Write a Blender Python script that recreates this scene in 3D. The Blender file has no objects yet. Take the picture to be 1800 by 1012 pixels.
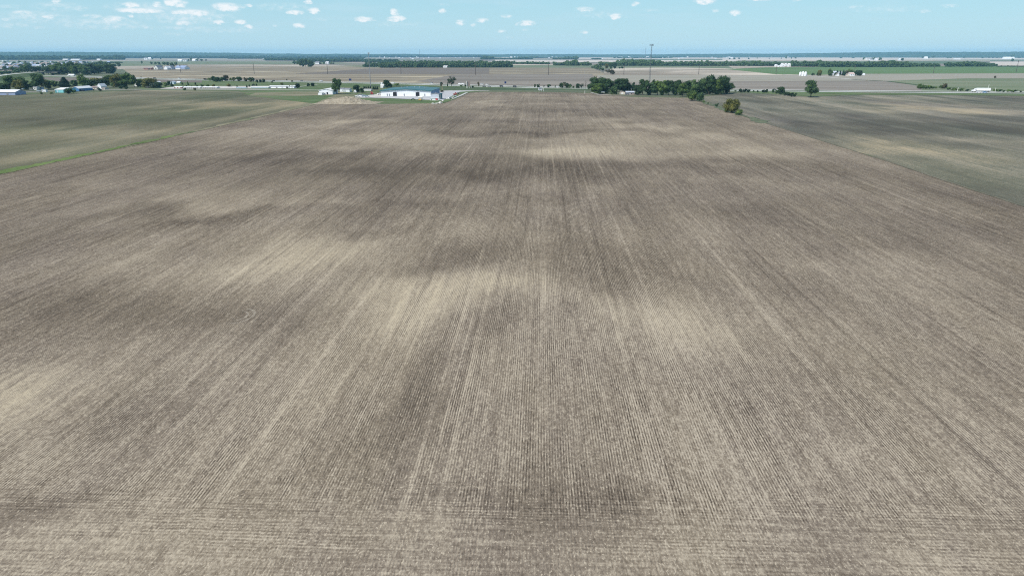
import bpy, math, random
import numpy as np
from mathutils import Vector, Matrix

sc = bpy.context.scene
C = sc.collection
random.seed(7)
rng = np.random.default_rng(11)

# ------------------------------------------------------------------ camera
H = 40.0
PITCH = math.radians(18.86)
YAW = math.radians(2.35)
FPX = 1200.0
cam = bpy.data.cameras.new('camera')
cam.sensor_width = 36.0
cam.lens = 24.0
cam.clip_start = 0.5
cam.clip_end = 120000.0
camo = bpy.data.objects.new('camera', cam)
camo.location = (0, 0, H)
camo.rotation_euler = (math.radians(90) - PITCH, 0, YAW)
C.objects.link(camo)
sc.camera = camo

# ------------------------------------------------------------------ sky, sun, exposure
SUN_FROM = Vector((-0.60, -0.62, 0.95)).normalized()
SUN_EL = math.asin(SUN_FROM.z)
SUN_AZ = math.atan2(SUN_FROM.x, SUN_FROM.y)
sun = bpy.data.lights.new('sun', 'SUN')
sun.energy = 4.0
sun.angle = math.radians(0.53)
sun.color = (1.0, 0.955, 0.89)
suno = bpy.data.objects.new('sun', sun)
suno.rotation_euler = (-SUN_FROM).to_track_quat('-Z', 'Y').to_euler()
suno.location = (0, 0, 300)
C.objects.link(suno)
sc.view_settings.view_transform = 'Standard'
sc.view_settings.look = 'None'
sc.view_settings.gamma = 1.0
sc.view_settings.exposure = 0.35
sc.view_settings.use_curve_mapping = False
try:
    sc.cycles.use_denoising = False
    sc.cycles.max_bounces = 5
    sc.cycles.diffuse_bounces = 3
    sc.cycles.volume_bounces = 1
    sc.cycles.transparent_max_bounces = 6
    sc.cycles.filter_width = 1.1
except Exception:
    pass


def cam_ray(px, py):
    u = (px - 900.0) / FPX
    v = (506.0 - py) / FPX
    cp, sp = math.cos(PITCH), math.sin(PITCH)
    fwd, up, rt = cp + v * sp, -sp + v * cp, u
    ca, sa = math.cos(YAW), math.sin(YAW)
    return (rt * ca - fwd * sa, rt * sa + fwd * ca, up)


def G(px, py, z=0.0):
    """the point of the level z that the photograph shows at this place, and its depth"""
    d = cam_ray(px, py)
    t = (z - H) / d[2]
    return Vector((d[0] * t, d[1] * t, z)), t


def sky_ang(px, py):
    d = cam_ray(px, py)
    return math.atan2(d[0], d[1]), math.atan2(d[2], math.hypot(d[0], d[1]))


world = bpy.data.worlds.new('World')
sc.world = world
world.use_nodes = True
wn, wl = world.node_tree.nodes, world.node_tree.links
wn.clear()
w_out = wn.new('ShaderNodeOutputWorld')
w_bg = wn.new('ShaderNodeBackground')
w_bg.inputs['Strength'].default_value = 0.10
wl.new(w_bg.outputs[0], w_out.inputs[0])
sky = wn.new('ShaderNodeTexSky')
sky.sky_type = 'NISHITA'
sky.sun_disc = False
sky.sun_elevation = SUN_EL
sky.sun_rotation = SUN_AZ
sky.altitude = 200
sky.air_density = 1.0
sky.dust_density = 0.25
sky.ozone_density = 1.6
SKY_TINT = (0.80, 0.98, 1.03, 1)
CLOUD_BRIGHT, CLOUD_DARK = (7.5, 7.75, 7.9, 1), (4.7, 6.0, 6.9, 1)


def wmath(op, a, b=None, c=None):
    n = wn.new('ShaderNodeMath')
    n.operation = op
    for i, v in enumerate((a, b, c)):
        if v is None:
            continue
        if isinstance(v, (int, float)):
            n.inputs[i].default_value = v
        else:
            wl.new(v, n.inputs[i])
    return n.outputs[0]


w_tc = wn.new('ShaderNodeTexCoord')
w_sep = wn.new('ShaderNodeSeparateXYZ')
wl.new(w_tc.outputs['Generated'], w_sep.inputs[0])
w_az = wmath('ARCTAN2', w_sep.outputs[0], w_sep.outputs[1])
w_el = wmath('ARCSINE', w_sep.outputs[2])


def wnoise(sx, sy, scale, detail, off=0.0):
    cmb = wn.new('ShaderNodeCombineXYZ')
    wl.new(wmath('MULTIPLY', w_az, sx), cmb.inputs[0])
    wl.new(wmath('MULTIPLY', w_el, sy), cmb.inputs[1])
    cmb.inputs[2].default_value = off
    n = wn.new('ShaderNodeTexNoise')
    n.inputs['Scale'].default_value = scale
    n.inputs['Detail'].default_value = detail
    n.inputs['Roughness'].default_value = 0.62
    wl.new(cmb.outputs[0], n.inputs['Vector'])
    return n.outputs['Fac']


n_edge = wmath('SUBTRACT', wnoise(1.0, 1.9, 120.0, 7.0), 0.5)
n_warp = wmath('SUBTRACT', wnoise(1.0, 1.6, 60.0, 3.0, 4.0), 0.5)
w_az2 = wmath('ADD', w_az, wmath('MULTIPLY', n_warp, 0.018))
w_el2 = wmath('ADD', w_el, wmath('MULTIPLY', n_edge, 0.006))
CLOUDS = [(98, 2, 11, 4, .7), (40, 22, 24, 4, .55), (85, 29, 14, 4, .65), (12, 34, 10, 4, .4), (228, 9, 17, 5, .85),
          (245, 19, 50, 5, .9), (272, 8, 11, 5, .8), (307, 6, 22, 7, 1), (338, 23, 38, 6, .95), (398, 13, 31, 7.5, 1),
          (435, 10, 8, 3, .7), (160, 29, 22, 4, .5), (200, 33, 22, 5, .75), (230, 29, 7, 3, .7), (322, 41, 15, 5, .75),
          (385, 39, 11, 4, .8), (422, 39, 10, 4, .9), (438, 47, 9, 4, .85), (290, 39, 15, 2, .3), (185, 50, 20, 3, .25),
          (250, 48, 26, 3, .35), (60, 48, 20, 3, .25), (375, 55, 20, 3, .3), (518, 22, 17, 4, .9), (541, 3, 9, 4, .9),
          (551, 19, 13, 5, .95), (526, 45, 11, 4, .95), (483, 45, 6, 2, .3), (640, 34, 18, 5, .85), (694, 21, 10, 5.5, 1),
          (696, 33, 17, 5.5, 1), (777, 19, 9, 4, .75), (810, 40, 11, 5, .75), (846, 36, 13, 4, .75), (832, 44, 5, 3, .5),
          (890, 29, 9, 3, .5), (925, 41, 16, 5, .85), (923, 53, 6, 2, .35), (882, 55, 9, 3, .5), (895, 66, 7, 2, .3),
          (1083, 29, 13, 5, .85), (1118, 7, 10, 4, .7), (1026, 16, 20, 4, .55), (1240, 3, 20, 5, .95), (1293, 23, 13, 5, .85),
          (1258, 19, 7, 3, .4), (1026, 57, 7, 3, .5), (1335, 0, 22, 3, .8), (1502, 12, 22, 3, .28), (1672, 10, 18, 3, .4),
          (1624, 20, 13, 3, .45), (1400, 1, 11, 2, .5), (20, 12, 26, 4, .3), (130, 14, 20, 4, .3),
          (310, 60, 28, 3, .18), (560, 34, 20, 3, .2), (60, 30, 70, 11, .34), (180, 42, 90, 10, .34), (330, 28, 90, 15, .36), (110, 12, 60, 8, .3), (250, 14, 70, 10, .34), (500, 12, 60, 8, .24), (15, 44, 40, 6, .3), (330, 50, 60, 5, .28), (420, 52, 60, 6, .2), (700, 42, 50, 6, .2), (1060, 26, 60, 7, .2), (1560, 16, 70, 7, .2), (1140, 18, 26, 3, .2), (780, 8, 16, 3, .3)]
acc_a = None
acc_t = None
for (cx, cy, rx, ry, op) in CLOUDS:
    a0, e0 = sky_ang(cx, cy)
    a1, _ = sky_ang(cx + rx, cy)
    _, e1 = sky_ang(cx, cy - ry)
    ra, re = abs(a1 - a0) * 1.15, abs(e1 - e0) * 1.3
    da = wmath('DIVIDE', wmath('SUBTRACT', w_az2, a0), ra)
    de = wmath('DIVIDE', wmath('SUBTRACT', w_el2, e0), re)
    d2 = wmath('MULTIPLY_ADD', da, da, wmath('MULTIPLY', de, de))
    m = wmath('MULTIPLY', wmath('SUBTRACT', 1.0, d2), op)
    tp = wmath('MULTIPLY', m, wmath('ADD', de, 0.9))
    acc_a = m if acc_a is None else wmath('MAXIMUM', acc_a, m)
    acc_t = tp if acc_t is None else wmath('MAXIMUM', acc_t, tp)
w_cl = wmath('MAXIMUM', acc_a, 0.0)
w_mask = wn.new('ShaderNodeMapRange')
w_mask.interpolation_type = 'SMOOTHSTEP'
wl.new(wmath('ADD', w_cl, wmath('MULTIPLY', n_edge, wmath('MULTIPLY', wmath('POWER', w_cl, 0.6), 2.9))), w_mask.inputs[0])
w_mask.inputs[1].default_value = 0.0
w_mask.inputs[2].default_value = 1.05
w_top = wn.new('ShaderNodeMapRange')
w_top.interpolation_type = 'SMOOTHSTEP'
wl.new(wmath('ADD', acc_t, wmath('MULTIPLY', n_edge, 0.8)), w_top.inputs[0])
w_top.inputs[1].default_value = 0.05
w_top.inputs[2].default_value = 0.75
# thin veil streaks between the puffs
w_veil = wn.new('ShaderNodeMapRange')
wl.new(wnoise(1.0, 7.0, 9.0, 5.0, 9.0), w_veil.inputs[0])
w_veil.inputs[1].default_value = 0.50
w_veil.inputs[2].default_value = 0.85
w_veil.inputs[4].default_value = 0.55
tint = wn.new('ShaderNodeMix')
tint.data_type = 'RGBA'
tint.blend_type = 'MULTIPLY'
tint.inputs[0].default_value = 1.0
wl.new(sky.outputs[0], tint.inputs[6])
tint.inputs[7].default_value = SKY_TINT
ccol = wn.new('ShaderNodeMix')
ccol.data_type = 'RGBA'
wl.new(w_top.outputs[0], ccol.inputs[0])
ccol.inputs[6].default_value = CLOUD_DARK
ccol.inputs[7].default_value = CLOUD_BRIGHT
vmix = wn.new('ShaderNodeMix')
vmix.data_type = 'RGBA'
wl.new(w_veil.outputs[0], vmix.inputs[0])
low = wn.new('ShaderNodeMapRange')
low.interpolation_type = 'SMOOTHSTEP'
wl.new(w_el, low.inputs[0])
low.inputs[1].default_value = 0.0
low.inputs[2].default_value = 0.42
low.inputs[3].default_value = 0.88
low.inputs[4].default_value = 0.0
hcol = wn.new('ShaderNodeMix')
hcol.data_type = 'RGBA'
wl.new(wmath('DIVIDE', w_el, 0.085), hcol.inputs[0])
hcol.inputs[6].default_value = (4.15, 5.95, 6.85, 1)
hcol.inputs[7].default_value = (3.05, 5.4, 6.4, 1)
hmix = wn.new('ShaderNodeMix')
hmix.data_type = 'RGBA'
wl.new(low.outputs[0], hmix.inputs[0])
wl.new(tint.outputs[2], hmix.inputs[6])
wl.new(hcol.outputs[2], hmix.inputs[7])
wl.new(hmix.outputs[2], vmix.inputs[6])
vmix.inputs[7].default_value = (4.5, 6.1, 6.9, 1)
cmix = wn.new('ShaderNodeMix')
cmix.data_type = 'RGBA'
wl.new(wmath('MULTIPLY', w_mask.outputs[0], 0.92), cmix.inputs[0])
wl.new(vmix.outputs[2], cmix.inputs[6])
wl.new(ccol.outputs[2], cmix.inputs[7])
wl.new(cmix.outputs[2], w_bg.inputs['Color'])


# ------------------------------------------------------------------ materials
class NT:
    def __init__(s, name, rough=0.85, spec=0.2):
        s.m = bpy.data.materials.new(name)
        s.m.use_nodes = True
        s.n, s.l = s.m.node_tree.nodes, s.m.node_tree.links
        s.b = s.n['Principled BSDF']
        s.b.inputs['Roughness'].default_value = rough
        s.b.inputs['Specular IOR Level'].default_value = spec
        g = s.n.new('ShaderNodeNewGeometry')
        s.pos = g.outputs['Position']

    def set(s, sock, v):
        if isinstance(v, (int, float)):
            sock.default_value = v
        elif isinstance(v, tuple):
            sock.default_value = v if len(v) == 4 else (*v, 1)
        else:
            s.l.new(v, sock)

    def math(s, op, a, b=None, c=None, clamp=False):
        n = s.n.new('ShaderNodeMath')
        n.operation = op
        n.use_clamp = clamp
        for i, v in enumerate((a, b, c)):
            if v is not None:
                s.set(n.inputs[i], v)
        return n.outputs[0]

    def noise(s, vec, scale=(1, 1, 1), detail=3.0, rough=0.6, loc=(0, 0, 0)):
        mp = s.n.new('ShaderNodeMapping')
        mp.inputs['Scale'].default_value = scale
        mp.inputs['Location'].default_value = loc
        s.l.new(vec, mp.inputs[0])
        n = s.n.new('ShaderNodeTexNoise')
        n.inputs['Scale'].default_value = 1.0
        n.inputs['Detail'].default_value = detail
        n.inputs['Roughness'].default_value = rough
        s.l.new(mp.outputs[0], n.inputs['Vector'])
        return n.outputs['Fac']

    def mix(s, f, a, b, blend='MIX'):
        n = s.n.new('ShaderNodeMix')
        n.data_type = 'RGBA'
        n.blend_type = blend
        s.set(n.inputs[0], f)
        s.set(n.inputs[6], a)
        s.set(n.inputs[7], b)
        return n.outputs[2]

    def rng(s, v, a, b, c=0.0, d=1.0, smooth=False):
        n = s.n.new('ShaderNodeMapRange')
        if smooth:
            n.interpolation_type = 'SMOOTHSTEP'
        s.set(n.inputs[0], v)
        for i, q in enumerate((a, b, c, d)):
            n.inputs[i + 1].default_value = q
        return n.outputs[0]

    def col(s, c):
        s.set(s.b.inputs['Base Color'], c)
        return s.m

    def bump(s, h, strength=0.5, dist=0.1):
        b = s.n.new('ShaderNodeBump')
        b.inputs['Strength'].default_value = strength
        b.inputs['Distance'].default_value = dist
        s.set(b.inputs['Height'], h)
        s.l.new(b.outputs[0], s.b.inputs['Normal'])


def plain(name, c, rough=0.7, spec=0.3, var=0.12, sc_=0.4, metal=0.0):
    t = NT(name, rough, spec)
    t.b.inputs['Metallic'].default_value = metal
    f = t.rng(t.noise(t.pos, (sc_,) * 3, 4), 0.3, 0.7)
    d = tuple(x * (1 - var) for x in c)
    e = tuple(min(1, x * (1 + var)) for x in c)
    return t.col(t.mix(f, d, e))


def siding(name, c, period=0.3, var=0.06):
    """ribbed sheet metal cladding"""
    t = NT(name, 0.5, 0.35)
    sp = t.n.new('ShaderNodeSeparateXYZ')
    t.l.new(t.pos, sp.inputs[0])
    s_ = t.math('ADD', sp.outputs[0], sp.outputs[1])
    w = t.math('SINE', t.math('MULTIPLY', s_, 2 * math.pi / period))
    f = t.rng(t.noise(t.pos, (0.15, 0.15, 0.5), 4), 0.3, 0.7)
    t.bump(w, 0.25, 0.03)
    d = tuple(x * (1 - var * 1.6) for x in c)
    e = tuple(min(1, x * (1 + var)) for x in c)
    return t.col(t.mix(f, d, e))


def leaf_mat(name, c, spread=0.45):
    t = NT(name, 0.75, 0.15)
    oi = t.n.new('ShaderNodeObjectInfo')
    n1 = t.noise(t.pos, (0.35, 0.35, 0.35), 3)
    n2 = t.noise(t.pos, (1.9, 1.9, 1.9), 1, loc=(5, 5, 5))
    f = t.math('ADD', t.rng(n1, 0.3, 0.7, -spread, spread), t.rng(n2, 0.3, 0.7, -spread * .7, spread * .7))
    f = t.math('ADD', f, t.rng(oi.outputs['Random'], 0, 1, -0.25, 0.25))
    f = t.math('ADD', f, 0.5, clamp=True)
    a = (c[0] * 0.55, c[1] * 0.62, c[2] * 0.75)
    b = (c[0] * 1.65, c[1] * 1.5, c[2] * 1.15)
    cc = t.mix(f, a, b)
    t.col(cc)
    tr = t.n.new('ShaderNodeBsdfTranslucent')
    t.l.new(cc, tr.inputs[0])
    mx = t.n.new('ShaderNodeMixShader')
    mx.inputs[0].default_value = 0.18
    t.l.new(t.b.outputs[0], mx.inputs[1])
    t.l.new(tr.outputs[0], mx.inputs[2])
    t.l.new(mx.outputs[0], t.n['Material Output'].inputs[0])
    return t.m


M = {}
M['leaf_dark'] = leaf_mat('foliage_dark', (0.036, 0.070, 0.030), 0.6)
M['leaf_mid'] = leaf_mat('foliage_mid', (0.080, 0.132, 0.040), 0.6)
M['leaf_olive'] = leaf_mat('foliage_olive', (0.115, 0.122, 0.040))
M['leaf_light'] = leaf_mat('foliage_light', (0.110, 0.165, 0.052))
M['leaf_grey'] = leaf_mat('foliage_grey', (0.085, 0.110, 0.070))
M['leaf_brown'] = leaf_mat('foliage_brown', (0.085, 0.078, 0.045))
M['leaf_far'] = leaf_mat('foliage_far', (0.066, 0.116, 0.050), 0.6)
M['leaf_conifer'] = leaf_mat('foliage_conifer', (0.020, 0.042, 0.022))
M['bark'] = plain('bark', (0.10, 0.085, 0.07), 0.95, 0.1, 0.3, 2.0)
M['white'] = siding('white_siding', (0.80, 0.81, 0.82))
M['whiteroof'] = siding('white_roof', (0.80, 0.80, 0.79))
M['offwhite'] = plain('offwhite_wall', (0.66, 0.65, 0.61))
M['cream'] = plain('cream_wall', (0.62, 0.56, 0.47))
M['greyroof'] = plain('grey_roof', (0.22, 0.23, 0.25), 0.8)
M['palegrey'] = siding('pale_grey_siding', (0.50, 0.53, 0.58))
M['brownroof'] = plain('brown_roof', (0.25, 0.20, 0.18))
M['pinkroof'] = plain('pink_roof', (0.55, 0.42, 0.38))
M['tealroof'] = siding('teal_roof', (0.065, 0.155, 0.165))
M['tealtrim'] = plain('teal_trim', (0.04, 0.13, 0.15))
M['tealwall'] = siding('teal_wall', (0.22, 0.56, 0.60))
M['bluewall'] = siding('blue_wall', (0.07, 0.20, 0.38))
M['bluegrey'] = siding('blue_grey_wall', (0.30, 0.36, 0.50))
M['dark'] = plain('dark_opening', (0.012, 0.013, 0.018), 0.6)
M['glass'] = plain('window_glass', (0.03, 0.04, 0.05), 0.15, 0.6)
M['barn'] = plain('weathered_barn', (0.30, 0.24, 0.22))
M['red'] = plain('red_paint', (0.55, 0.03, 0.04), 0.4)
M['rust'] = plain('rusty_red', (0.30, 0.10, 0.08), 0.8, var=0.3, sc_=2)
M['yellow'] = plain('yellow_orange_paint', (0.78, 0.42, 0.08), 0.45)
M['vwhite'] = plain('vehicle_white', (0.82, 0.82, 0.82), 0.3, 0.5, 0.03)
M['vblue'] = plain('vehicle_blue', (0.10, 0.26, 0.50), 0.3, 0.5)
M['vpale'] = plain('vehicle_pale_blue', (0.50, 0.60, 0.68), 0.3, 0.5)
M['vdark'] = plain('vehicle_dark', (0.03, 0.03, 0.035), 0.3, 0.5)
M['vgrey'] = plain('vehicle_grey', (0.25, 0.26, 0.28), 0.3, 0.5)
M['tyre'] = plain('tyre_rubber', (0.02, 0.02, 0.02), 0.9)
M['steel'] = plain('galvanised_steel', (0.42, 0.44, 0.45), 0.5, 0.4)
M['darksteel'] = plain('dark_steel', (0.10, 0.115, 0.12), 0.6, 0.4)
M['wood'] = plain('pole_wood', (0.085, 0.07, 0.06), 0.9)
M['orangepole'] = plain('weathered_pole', (0.42, 0.30, 0.18), 0.8)
M['signblue'] = plain('sign_blue', (0.012, 0.025, 0.11), 0.5)
M['signbrown'] = plain('sign_brown', (0.24, 0.19, 0.17), 0.7)
M['signgrey'] = plain('sign_panel_grey', (0.20, 0.23, 0.25), 0.7)
M['binwhite'] = siding('grain_bin_sheet', (0.78, 0.79, 0.80), 0.5)
M['concrete'] = plain('concrete', (0.46, 0.45, 0.43), 0.9, 0.2, 0.10, 0.15)
M['asphalt'] = plain('highway_concrete', (0.58, 0.58, 0.54), 0.9, 0.2, 0.10, 0.05)
M['bridge'] = plain('bridge_concrete', (0.16, 0.16, 0.15), 0.9)
M['paint'] = plain('road_paint', (0.75, 0.74, 0.68), 0.7)
M['gravel'] = plain('gravel', (0.50, 0.47, 0.43), 0.95, 0.1, 0.18, 0.6)
M['yard'] = plain('yard_concrete', (0.42, 0.42, 0.42), 0.95, 0.1, 0.14, 0.25)
M['rock'] = plain('stone_rubble', (0.62, 0.60, 0.55), 0.95, 0.1, 0.2, 2)
M['net'] = plain('pale_green_mesh', (0.42, 0.52, 0.48), 0.9)


def dirt_mat():
    t = NT('heaped_dirt', 0.95, 0.1)
    f = t.rng(t.noise(t.pos, (0.35, 0.35, 0.5), 6, 0.75), 0.35, 0.65)
    t.bump(t.noise(t.pos, (0.9, 0.9, 0.9), 5, 0.7), 0.9, 0.8)
    return t.col(t.mix(f, (0.21, 0.175, 0.125), (0.43, 0.375, 0.28)))


M['dirt'] = dirt_mat()


def land_mat(name, a, b, c=None, sx=0.004, sy=0.02, ang=0.0, contrast=(0.35, 0.65), cf=(0.55, 0.75), fine=0.6):
    """farm land: strips of cultivation running one way, mottled with growth"""
    t = NT(name, 0.95, 0.08)
    mp = t.n.new('ShaderNodeMapping')
    mp.inputs['Rotation'].default_value = (0, 0, ang)
    t.l.new(t.pos, mp.inputs[0])
    v = mp.outputs[0]
    f1 = t.noise(v, (sx, sy, 1), 4, 0.6)
    f2 = t.noise(v, (sx * 0.6, sy * 5, 1), 3, 0.6, (3, 7, 0))
    f3 = t.noise(t.pos, (0.25, 0.25, 1), 4, 0.7, (9, 2, 0))
    f = t.math('ADD', t.math('MULTIPLY', f1, 0.5), t.math('MULTIPLY', f2, 0.35))
    f = t.math('ADD', f, t.math('MULTIPLY', f3, 0.15))
    col = t.mix(t.rng(f, contrast[0], contrast[1]), a, b)
    if c:
        g = t.noise(v, (sx * 1.3, sy * 1.1, 1), 5, 0.65, (13, 31, 0))
        col = t.mix(t.rng(g, cf[0], cf[1]), col, c)
    return t.col(col)


def grass_mat(name, a, b, c=None):
    t = NT(name, 0.95, 0.08)
    f = t.math('ADD', t.math('MULTIPLY', t.noise(t.pos, (0.02, 0.05, 1), 4, 0.6), 0.6),
               t.math('MULTIPLY', t.noise(t.pos, (0.5, 0.5, 1), 3, 0.6, (4, 4, 0)), 0.4))
    col = t.mix(t.rng(f, 0.38, 0.62), a, b)
    if c:
        col = t.mix(t.rng(t.noise(t.pos, (0.012, 0.035, 1), 5, 0.7, (40, 3, 0)), 0.52, 0.66), col, c)
    return t.col(col)


M['lawn'] = grass_mat('green_grass', (0.072, 0.108, 0.044), (0.130, 0.175, 0.074), (0.15, 0.15, 0.09))
M['verge'] = grass_mat('brown_green_verge', (0.085, 0.10, 0.062), (0.15, 0.165, 0.10))
M['bright'] = grass_mat('bright_grass', (0.078, 0.118, 0.036), (0.145, 0.190, 0.066), (0.21, 0.185, 0.12))
M['weeds'] = grass_mat('weedy_ground', (0.15, 0.145, 0.08), (0.27, 0.235, 0.165), (0.10, 0.13, 0.06))
M['weeds2'] = grass_mat('dry_weeds', (0.10, 0.10, 0.07), (0.19, 0.17, 0.125), (0.12, 0.125, 0.075))
M['darkgrass'] = grass_mat('tall_dark_grass', (0.05, 0.075, 0.04), (0.095, 0.125, 0.065))  # grass of a darker green than the lawn


def base_mat():
    t = NT('farmland_patchwork', 0.95, 0.05)
    mp = t.n.new('ShaderNodeMapping')
    mp.inputs['Scale'].default_value = (1 / 900.0, 1 / 650.0, 1)
    t.l.new(t.pos, mp.inputs[0])
    vo = t.n.new('ShaderNodeTexVoronoi')
    vo.distance = 'CHEBYCHEV'
    vo.inputs['Scale'].default_value = 1.0
    vo.inputs['Randomness'].default_value = 0.75
    t.l.new(mp.outputs[0], vo.inputs['Vector'])
    sp = t.n.new('ShaderNodeSeparateColor')
    t.l.new(vo.outputs['Color'], sp.inputs[0])
    cr = t.n.new('ShaderNodeValToRGB')
    cr.color_ramp.interpolation = 'CONSTANT'
    els = cr.color_ramp.elements
    els[0].position, els[0].color = 0.0, (0.26, 0.23, 0.19, 1)
    els[1].position, els[1].color = 0.3, (0.12, 0.17, 0.09, 1)
    for p, c in ((0.48, (0.36, 0.31, 0.25, 1)), (0.62, (0.17, 0.16, 0.13, 1)), (0.78, (0.20, 0.21, 0.13, 1)), (0.9, (0.42, 0.37, 0.30, 1))):
        e = els.new(p)
        e.color = c
    t.l.new(sp.outputs[0], cr.inputs[0])
    f = t.rng(t.noise(t.pos, (0.004, 0.02, 1), 4, 0.7), 0.3, 0.7)
    return t.col(t.mix(f, t.mix(0.75, (0.02, 0.02, 0.02, 1), cr.outputs[0]), cr.outputs[0]))


def field_mat(name, dark, mid, light, warm, row=0.30, headland=None, streak=1.0, rowamp=1.0, green=None, marks=None, x_c=0.0):
    """planted rows along Y over mottled soil with straw between the rows"""
    t = NT(name, 0.95, 0.06)
    at = t.n.new('ShaderNodeAttribute')
    at.attribute_name = 'tone'
    aw = t.n.new('ShaderNodeAttribute')
    aw.attribute_name = 'warm'
    tone, warmf = at.outputs['Fac'], aw.outputs['Fac']
    sp = t.n.new('ShaderNodeSeparateXYZ')
    t.l.new(t.pos, sp.inputs[0])
    X, Y = sp.outputs[0], sp.outputs[1]
    # the seed rows wander a few centimetres
    wob = t.math('MULTIPLY', t.math('SUBTRACT', t.noise(t.pos, (0.30, 0.035, 1), 2, 0.5), 0.5), 0.35)
    xs = t.math('ADD', X, wob)
    rows = t.math('SINE', t.math('MULTIPLY', xs, 2 * math.pi / row))
    amp = t.rng(t.noise(t.pos, (0.35, 0.05, 1), 3, 0.6, (3, 3, 0)), 0.35, 0.65, 0.15, 1.0)
    seg = t.rng(t.noise(t.pos, (3.4, 1.1, 1), 2, 0.6, (13, 3, 0)), 0.38, 0.62, 0.1, 1.6)
    rows = t.math('MULTIPLY', t.math('MULTIPLY', rows, amp), seg)
    s_fine = t.math('SUBTRACT', t.noise(t.pos, (1.9, 0.030, 1), 2, 0.6, (1, 9, 0)), 0.5)
    s_mid = t.math('SUBTRACT', t.noise(t.pos, (0.55, 0.0075, 1), 3, 0.65, (11, 9, 0)), 0.5)
    s_big = t.math('SUBTRACT', t.noise(t.pos, (0.11, 0.0035, 1), 3, 0.6, (21, 5, 0)), 0.5)
    v = t.math('ADD', t.math('MULTIPLY', s_fine, 1.25 * streak), t.math('MULTIPLY', s_mid, 0.85 * streak))
    v = t.math('ADD', v, t.math('MULTIPLY', s_big, 1.1 * streak))
    ln = t.noise(t.pos, (1.1, 0.006, 1), 1, 0.5, (71, 9, 0))
    v = t.math('ADD', v, t.math('MULTIPLY', t.rng(ln, 0.65, 0.73, 0.0, 1.0), 0.5 * streak))
    v = t.math('SUBTRACT', v, t.math('MULTIPLY', t.rng(ln, 0.35, 0.27, 0.0, 1.0), 0.5 * streak))
    rowv = t.math('MULTIPLY', rows, 1.15 * rowamp)  # colour stripes: pale straw, and the shadow between rows painted as dark lines
    if headland:
        y0, y1 = headland
        rx = t.math('SINE', t.math('MULTIPLY', t.math('ADD', Y, wob), 2 * math.pi / 0.42))
        ampx = t.rng(t.noise(t.pos, (0.05, 0.22, 1), 3, 0.6, (7, 3, 0)), 0.40, 0.65, 0.0, 1.0)
        sx = t.math('SUBTRACT', t.noise(t.pos, (0.10, 2.1, 1), 3, 0.7, (17, 9, 0)), 0.5)
        yy = t.math('ADD', Y, t.math('MULTIPLY', t.math('SUBTRACT', t.noise(t.pos, (0.12, 0.12, 1), 3, 0.6), 0.5), 6.0))
        k = t.rng(yy, y0, y1, 1.0, 0.0, True)
        k2 = t.rng(yy, y0 - 2.5, y0 + 2.0, 1.0, 0.0, True)
        cross = t.math('ADD', t.math('MULTIPLY', t.math('MULTIPLY', t.math('MULTIPLY', rx, ampx), seg), 0.62), t.math('MULTIPLY', sx, 2.4))
        rowv = t.math('MULTIPLY', rowv, t.math('SUBTRACT', 1.0, t.math('MULTIPLY', k2, 0.88)))
        v = t.math('MULTIPLY', v, t.math('SUBTRACT', 1.0, t.math('MULTIPLY', k2, 0.7)))
        v = t.math('ADD', v, t.math('MULTIPLY', cross, k))
        v = t.math('ADD', v, t.math('MULTIPLY', k, 0.0))
    v = t.math('ADD', v, rowv)
    # clods, stalks and straw
    g1 = t.math('SUBTRACT', t.noise(t.pos, (3.6, 1.9, 1), 3, 0.8, (2, 2, 0)), 0.5)
    g4 = t.math('SUBTRACT', t.noise(t.pos, (1.0, 0.22, 1), 4, 0.85, (6, 2, 0)), 0.5)
    g2 = t.math('SUBTRACT', t.noise(t.pos, (1.3, 0.8, 1), 3, 0.7, (8, 2, 0)), 0.5)
    g3 = t.math('SUBTRACT', t.noise(t.pos, (0.10, 0.035, 1), 4, 0.6, (8, 22, 0)), 0.5)
    v = t.math('ADD', v, t.math('MULTIPLY', g1, 4.8))
    g4m = t.math('MULTIPLY', g4, 2.8)
    v = t.math('ADD', v, t.math('MULTIPLY', g4m, t.math('SUBTRACT', 1.0, t.math('MULTIPLY', k2, 0.85))) if headland else g4m)
    v = t.math('ADD', v, t.math('MULTIPLY', g2, 1.2))
    v = t.math('ADD', v, t.math('MULTIPLY', g3, 1.2))
    # ragged patch edges, stretched along the rows
    tn = t.rng(t.noise(t.pos, (0.9, 0.03, 1), 4, 0.7, (31, 2, 0)), 0.3, 0.7, 0.45, 1.55)
    v = t.math('ADD', v, t.math('MULTIPLY', t.math('MULTIPLY', tone, tn), 0.95))
    # pale stalks and flecks of residue
    fk = t.noise(t.pos, (6.0, 3.2, 1), 1, 0.5, (61, 2, 0))
    fk = t.rng(fk, 0.63, 0.72, 0.0, 1.0)
    v = t.math('ADD', v, t.math('MULTIPLY', fk, 1.5))
    up = t.math('MAXIMUM', v, 0.0)
    dn = t.math('MAXIMUM', t.math('MULTIPLY', v, -1.0), 0.0)
    up = t.math('MINIMUM', t.math('MULTIPLY', up, 0.62), 1.15)
    dn = t.math('MINIMUM', t.math('MULTIPLY', dn, 0.62), 1.0)
    pf = t.rng(t.noise(t.pos, (0.045, 0.016, 1), 4, 0.65, (91, 1, 0)), 0.42, 0.60)
    base = t.mix(pf, mid, tuple(a * b for a, b in zip(mid, (0.93, 0.93, 0.98))))
    if green:
        gf = t.rng(t.noise(t.pos, (0.012, 0.006, 1), 3, 0.6, (5, 1, 0)), 0.35, 0.65)
        base = t.mix(gf, base, green)
    c1 = t.mix(dn, base, dark)
    hue = t.rng(t.noise(t.pos, (0.03, 0.012, 1), 2, 0.5, (51, 1, 0)), 0.35, 0.65)
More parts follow.
